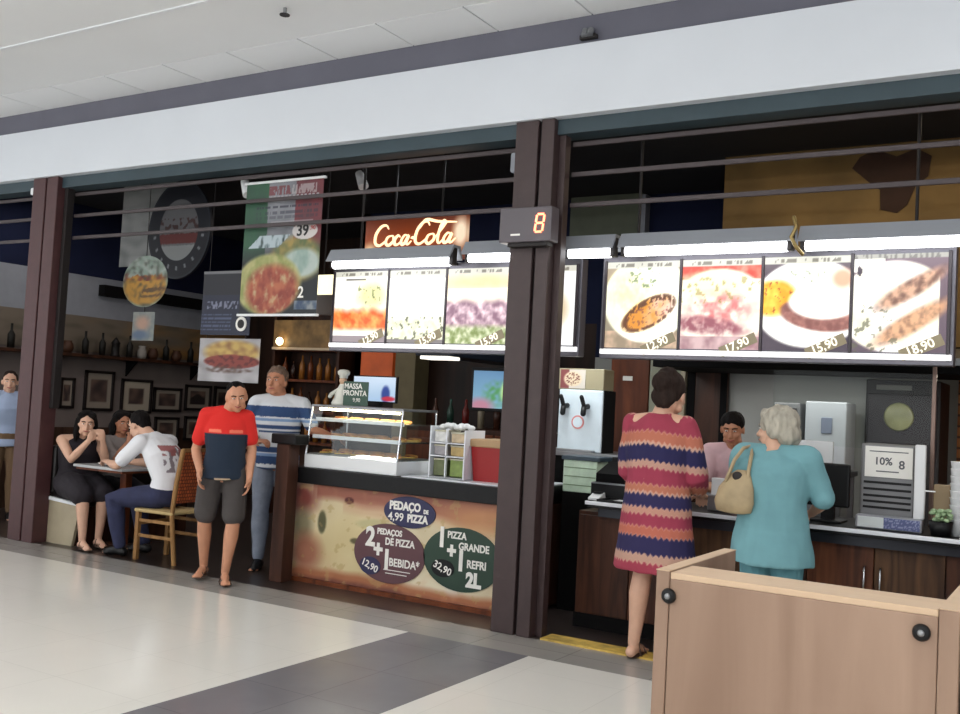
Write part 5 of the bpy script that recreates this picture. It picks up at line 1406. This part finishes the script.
# --- woman in the striped crochet dress, seen from behind
s = 1.03
p = person('woman seen from behind in a pink, orange and navy zigzag striped dress', (-2.26, .0, .006), 172)
J = joints(s, head=(-.055, -.02, 1.615), neck=(-.01, .02, 1.49), shL=(.185, .01, 1.43), shR=(-.185, .01, 1.43), elL=(.235, -.05, 1.15), elR=(-.225, -.05, 1.15), wrL=(.19, -.27, 1.0), wrR=(-.15, -.29, 1.0),
           hipL=(.09, 0, .94), hipR=(-.09, 0, .94), knL=(.085, -.01, .51), knR=(-.1, -.01, .51), anL=(.11, .02, .085), anR=(-.12, -.04, .085))
F = headframe(J, (0, -1, -.12), .03)
body(p, J, F, SK2, s, 1.12, hands={'L': ((-.35, -.7, -.15), (0, 0, -1), (-.7, 0, 0), .4), 'R': ((.35, -.7, -.15), (0, 0, -1), (.7, 0, 0), .4)}, feet=((.2, -1, 0), (-.1, -1, 0)))
face_parts(p, J, F, s, HD, LIP)
hair(p, J, F, s, HD, [((0, -.03, .035), (.088, .098, .096)), ((0, -.085, -.02), (.074, .05, .07)), ((0, -.11, .055), (.066, .055, .062)), ((.0, -.07, .105), (.06, .055, .04))], amp=.008)
ZB = [(1.60, 1.482, (206, 160, 140)), (1.482, 1.364, (168, 62, 84)), (1.364, 1.30, (196, 116, 92)), (1.30, 1.285, (210, 170, 150)), (1.285, 1.185, (40, 36, 84)), (1.185, 1.147, (204, 158, 140)), (1.147, 1.06, (166, 60, 84)), (1.06, 1.016, (196, 120, 94)),
      (1.016, 1.005, (208, 168, 150)), (1.005, .925, (44, 38, 86)), (.925, .885, (204, 150, 130)), (.885, .81, (166, 60, 84)), (.81, .755, (200, 112, 90)), (.755, .648, (44, 38, 84)), (.648, .60, (202, 160, 140)), (.60, .40, (172, 64, 84))]
def zig(x, y, z):
    a = (x - y * (1 if x > 0 else -1)) * 150
    zz = z + .009 * (2 / PI) * math.asin(math.sin(a)) - .03 * (1 - min(1, abs(x) / .25)) * (1 if z > 1.1 else .3) + .0015 * nz(x * 60, z * 60)
    for i, (t1, t0, c) in enumerate(ZB):
        if zz > t0: return mixc(c, (216, 170, 150), .35 if (min(zz - t0, t1 - zz) < .006) else 0)
    return ZB[-1][2]
ZB = [(a, b_, tuple(q * .93 for q in c)) for a, b_, c in ZB]
def drape(mb):
    # wide sleeves falling over the elbows
    for S_, k in (('L', 1), ('R', -1)):
        mb.tube([J['sh' + S_], lerp(J['sh' + S_], J['el' + S_], .6) + V((k * .01, 0, -.01)), J['el' + S_] + V((0, -.0, -.02)), lerp(J['el' + S_], J['wr' + S_], .35) + V((0, 0, -.03))], [.066, .072, .076, .064], 16)
garment(p, 'dress', None, J, s, 1.16, hem=[(-.415, .258, .2), (-.40, .265, .205), (-.25, .245, .19), (-.1, .225, .172)], inf=.02, col=zig, extra=drape, voxel=.0062, wr=.006)
for S_ in 'LR': shoe(p, J, S_, s, bpy.data.materials['brown_leather'], (.2 if S_ == 'L' else -.1, -1, 0), name='sandal', sandal=True)

# --- older woman in teal, seen from behind
s = .94
p = person('older woman with silver hair in teal T-shirt and trousers at the food counter', (-1.555, .0, .006), 184)
J = joints(s, head=(.02, -.045, 1.435), neck=(0, .01, 1.32), shL=(.185, .01, 1.28), shR=(-.19, .01, 1.28), elL=(.24, -.14, 1.06), elR=(-.27, -.05, 1.05), wrL=(.29, -.33, 1.0), wrR=(-.17, -.27, .955))
F = headframe(J, (1, -.35, 0), 0)
body(p, J, F, SK2, s, 1.2, hands={'L': ((.2, -.9, .05), (0, 0, -1), (-.7, 0, 0), .4), 'R': ((.5, -.8, -.2), (0, 0, -1), (.7, 0, 0), .4)}, belly=.02)
face_parts(p, J, F, s, HG, LIP)
hair(p, J, F, s, HG, [((0, -.04, .045), (.102, .112, .104)), ((0, -.1, -.02), (.09, .06, .075)), ((.08, -.04, .0), (.024, .045, .055)), ((-.08, -.04, .0), (.024, .045, .055)), ((0, .03, .09), (.07, .05, .04))], amp=.014, nf=24)
teal = mat('teal_jersey', (112, 160, 168), .85, vary=.06, vscale=9)
garment(p, 't_shirt', teal, J, s, 1.2, hem=[(-.20, .238, .2), (-.17, .236, .198), (-.08, .222, .182)], sleeve=.93, inf=.016, belly=.02, wr=.008)
garment(p, 'trousers', mat('teal_trousers', (92, 142, 152), .85, vary=.06, vscale=9), J, s, 1.06, tors=False, legs=1.93, inf=.016, flare=.006)
for S_ in 'LR': shoe(p, J, S_, s, M['whiteplastic'])
# her bag
t = thing('handbag', 'beige handbag hanging from the left shoulder of the woman in teal', 'handbag', (-1.73, -.14, .95))
bag = MB()
rows = []
for z, w, d, dx in ((.955, .06, .035, -.005), (.965, .11, .05, -.01), (1.02, .125, .06, -.01), (1.1, .11, .052, 0), (1.17, .07, .036, .02), (1.205, .03, .02, .03)):
    rows.append([(-1.735 + dx + w * math.cos(2 * PI * i / 20), -.135 + d * math.sin(2 * PI * i / 20) - w * .25 * math.cos(2 * PI * i / 20), z) for i in range(20)])
bag.rings(rows).build('pouch', mat('beige_leather', (170, 150, 116), .6, vary=.15, vscale=12, bump=.2, bscale=30), t, True)
MB().tube([(-1.79, -.15, 1.14), (-1.74, -.17, 1.26), (-1.70, -.14, 1.33), (-1.685, -.04, 1.345), (-1.66, -.11, 1.3), (-1.66, -.16, 1.2), (-1.655, -.16, 1.12)], .011, 8).build('strap', bpy.data.materials['beige_leather'], t, True)
MB().ell((-1.72, -.168, 1.17), (.03, .012, .026)).build('opening', M['gap'], t, True)

# --- cashier
s = .92
p = person('cashier with black hair in pale pink T-shirt standing behind the food counter, looking down', (-2.16, 1.22, 0.03), 14)
J = joints(s, pel=(0, .0, .82), waist=(0, -.01, .96), chest=(0, -.06, 1.13), neck=(0, -.11, 1.27), head=(-.02, -.17, 1.39), shL=(.16, -.09, 1.22), shR=(-.165, -.09, 1.22), elL=(.2, -.18, .99), elR=(-.2, -.2, .99),
           wrL=(.06, -.38, .96), wrR=(-.04, -.42, .97), hipL=(.09, 0, .81), hipR=(-.09, 0, .81), knL=(.1, -.01, .45), knR=(-.1, -.01, .45))
F = headframe(J, (-.1, -1, -.28), 0)
body(p, J, F, skin('brown_warm', (184, 128, 98)), s, 1.05, hands={'L': ((-.3, -.9, 0), (0, 0, -1), (-.7, 0, 0), .5), 'R': ((.3, -.9, 0), (0, 0, -1), (.7, 0, 0), .5)})
face_parts(p, J, F, s, HB, LIP, 1)
hair(p, J, F, s, HB, SHORT[:2] + [((0, -.06, .08), (.05, .045, .03)), ((0, -.02, .05), (.086, .088, .078))], amp=.005)
garment(p, 't_shirt', mat('pale_pink_jersey', (206, 172, 178), .85, vary=.12, vscale=9), J, s, 1.05, hem=[(-.08, .18, .14), (-.04, .18, .14)], sleeve=.7, inf=.012)
garment(p, 'trousers', bpy.data.materials['dark_trousers'], J, s, 1.05, tors=False, legs=1.93, inf=.014)
for S_ in 'LR': shoe(p, J, S_, s, M['black'])
tag(MB().box(-2.13, -2.03, .62, .66, .98, 1.1, .004).build('paper_note', M['whiteplastic']), 'small white note held up between cashier and the woman in teal', 'paper')
t = thing('metal_cup', 'small steel napkin holder on the counter in front of the cashier', 'napkin holder', (-2.08, .62, .885))
MB().box(-2.14, -2.02, .58, .68, .886, .99, .006).build('holder', M['steel'], t); 

# ------------------------------------------------------------------ light
w = bpy.data.worlds.new('World'); S.world = w; w.use_nodes = True
bg = w.node_tree.nodes['Background']; bg.inputs[0].default_value = (.93, .965, 1, 1); bg.inputs[1].default_value = 1.15
def area(name, loc, rot, sx, sy, e, c=(1, 1, 1)):
    l = bpy.data.lights.new(name, 'AREA'); l.shape = 'RECTANGLE'; l.size = sx; l.size_y = sy; l.energy = e; l.color = c
    o = bpy.data.objects.new(name, l); COL.objects.link(o); o.location = loc; o.rotation_euler = rot; return o
# unseen fill lights added under the shop ceiling for the interior and mural
for x, y, e, c in ((-8.6, 2.2, 13, (1, .9, .85)), (-6.6, 2.4, 6, (1, .85, .7)), (-4.9, 1.6, 12, (.9, .95, 1)), (-10, 1.2, 6, (1, .92, .88)), (-2.0, 1.5, 5, (1, .85, .6)), (-.7, 1.5, 7, (1, .85, .6)), (-1.6, 3.1, 3, (1, .9, .7))):
    area('shop_fill', (x, y, 3.6), (0, 0, 0), .5, .3, e, c)
area('kitchen_fill', (-2.0, 1.75, 1.86), (0, 0, 0), 1.6, .3, 7, (1, .97, .92))  # added fill lights for the kitchen and the drinks machine
area('kitchen_fill', (-3.5, .95, 2.2), (math.radians(25), 0, 0), .5, .2, 9, (.95, 1, 1))
area('kitchen_fill', (-.8, 1.6, 1.86), (0, 0, 0), .3, .3, 4, (1, .9, .75))
area('case_light', (-4.95, .62, 1.40), (0, 0, 0), .7, .1, 4, (1, .95, .85))
# unseen uplights added behind the camera to brighten the hall ceiling
for x in (-11, -7, -3, 1): area('ceiling_fill', (x, -9.0, 2.6), (math.radians(160), 0, 0), 3, .4, 85, (1, 1, 1))
S.view_settings.view_transform = 'Standard'; S.view_settings.look = 'None'; S.view_settings.gamma = 1; S.view_settings.exposure = .08

# ------------------------------------------------------------------ camera
yaw, pitch, roll, f = .551, .0473, .0533, 1000.0
wv = V((-math.sin(yaw) * math.cos(pitch), math.cos(yaw) * math.cos(pitch), math.sin(pitch)))
r = V((math.cos(yaw), math.sin(yaw), 0)); u = r.cross(wv)
r2 = r * math.cos(roll) + u * math.sin(roll); u2 = -r * math.sin(roll) + u * math.cos(roll)
cd = bpy.data.cameras.new('camera'); cam = bpy.data.objects.new('camera', cd); COL.objects.link(cam)
m3_ = Matrix((r2, u2, -wv)).transposed()
cam.matrix_world = Matrix.Translation((0, -5.84, 1.5)) @ m3_.to_4x4()
cd.sensor_fit = 'HORIZONTAL'; cd.sensor_width = 36; cd.lens = f / 960 * 36; cd.clip_start = .05
S.camera = cam
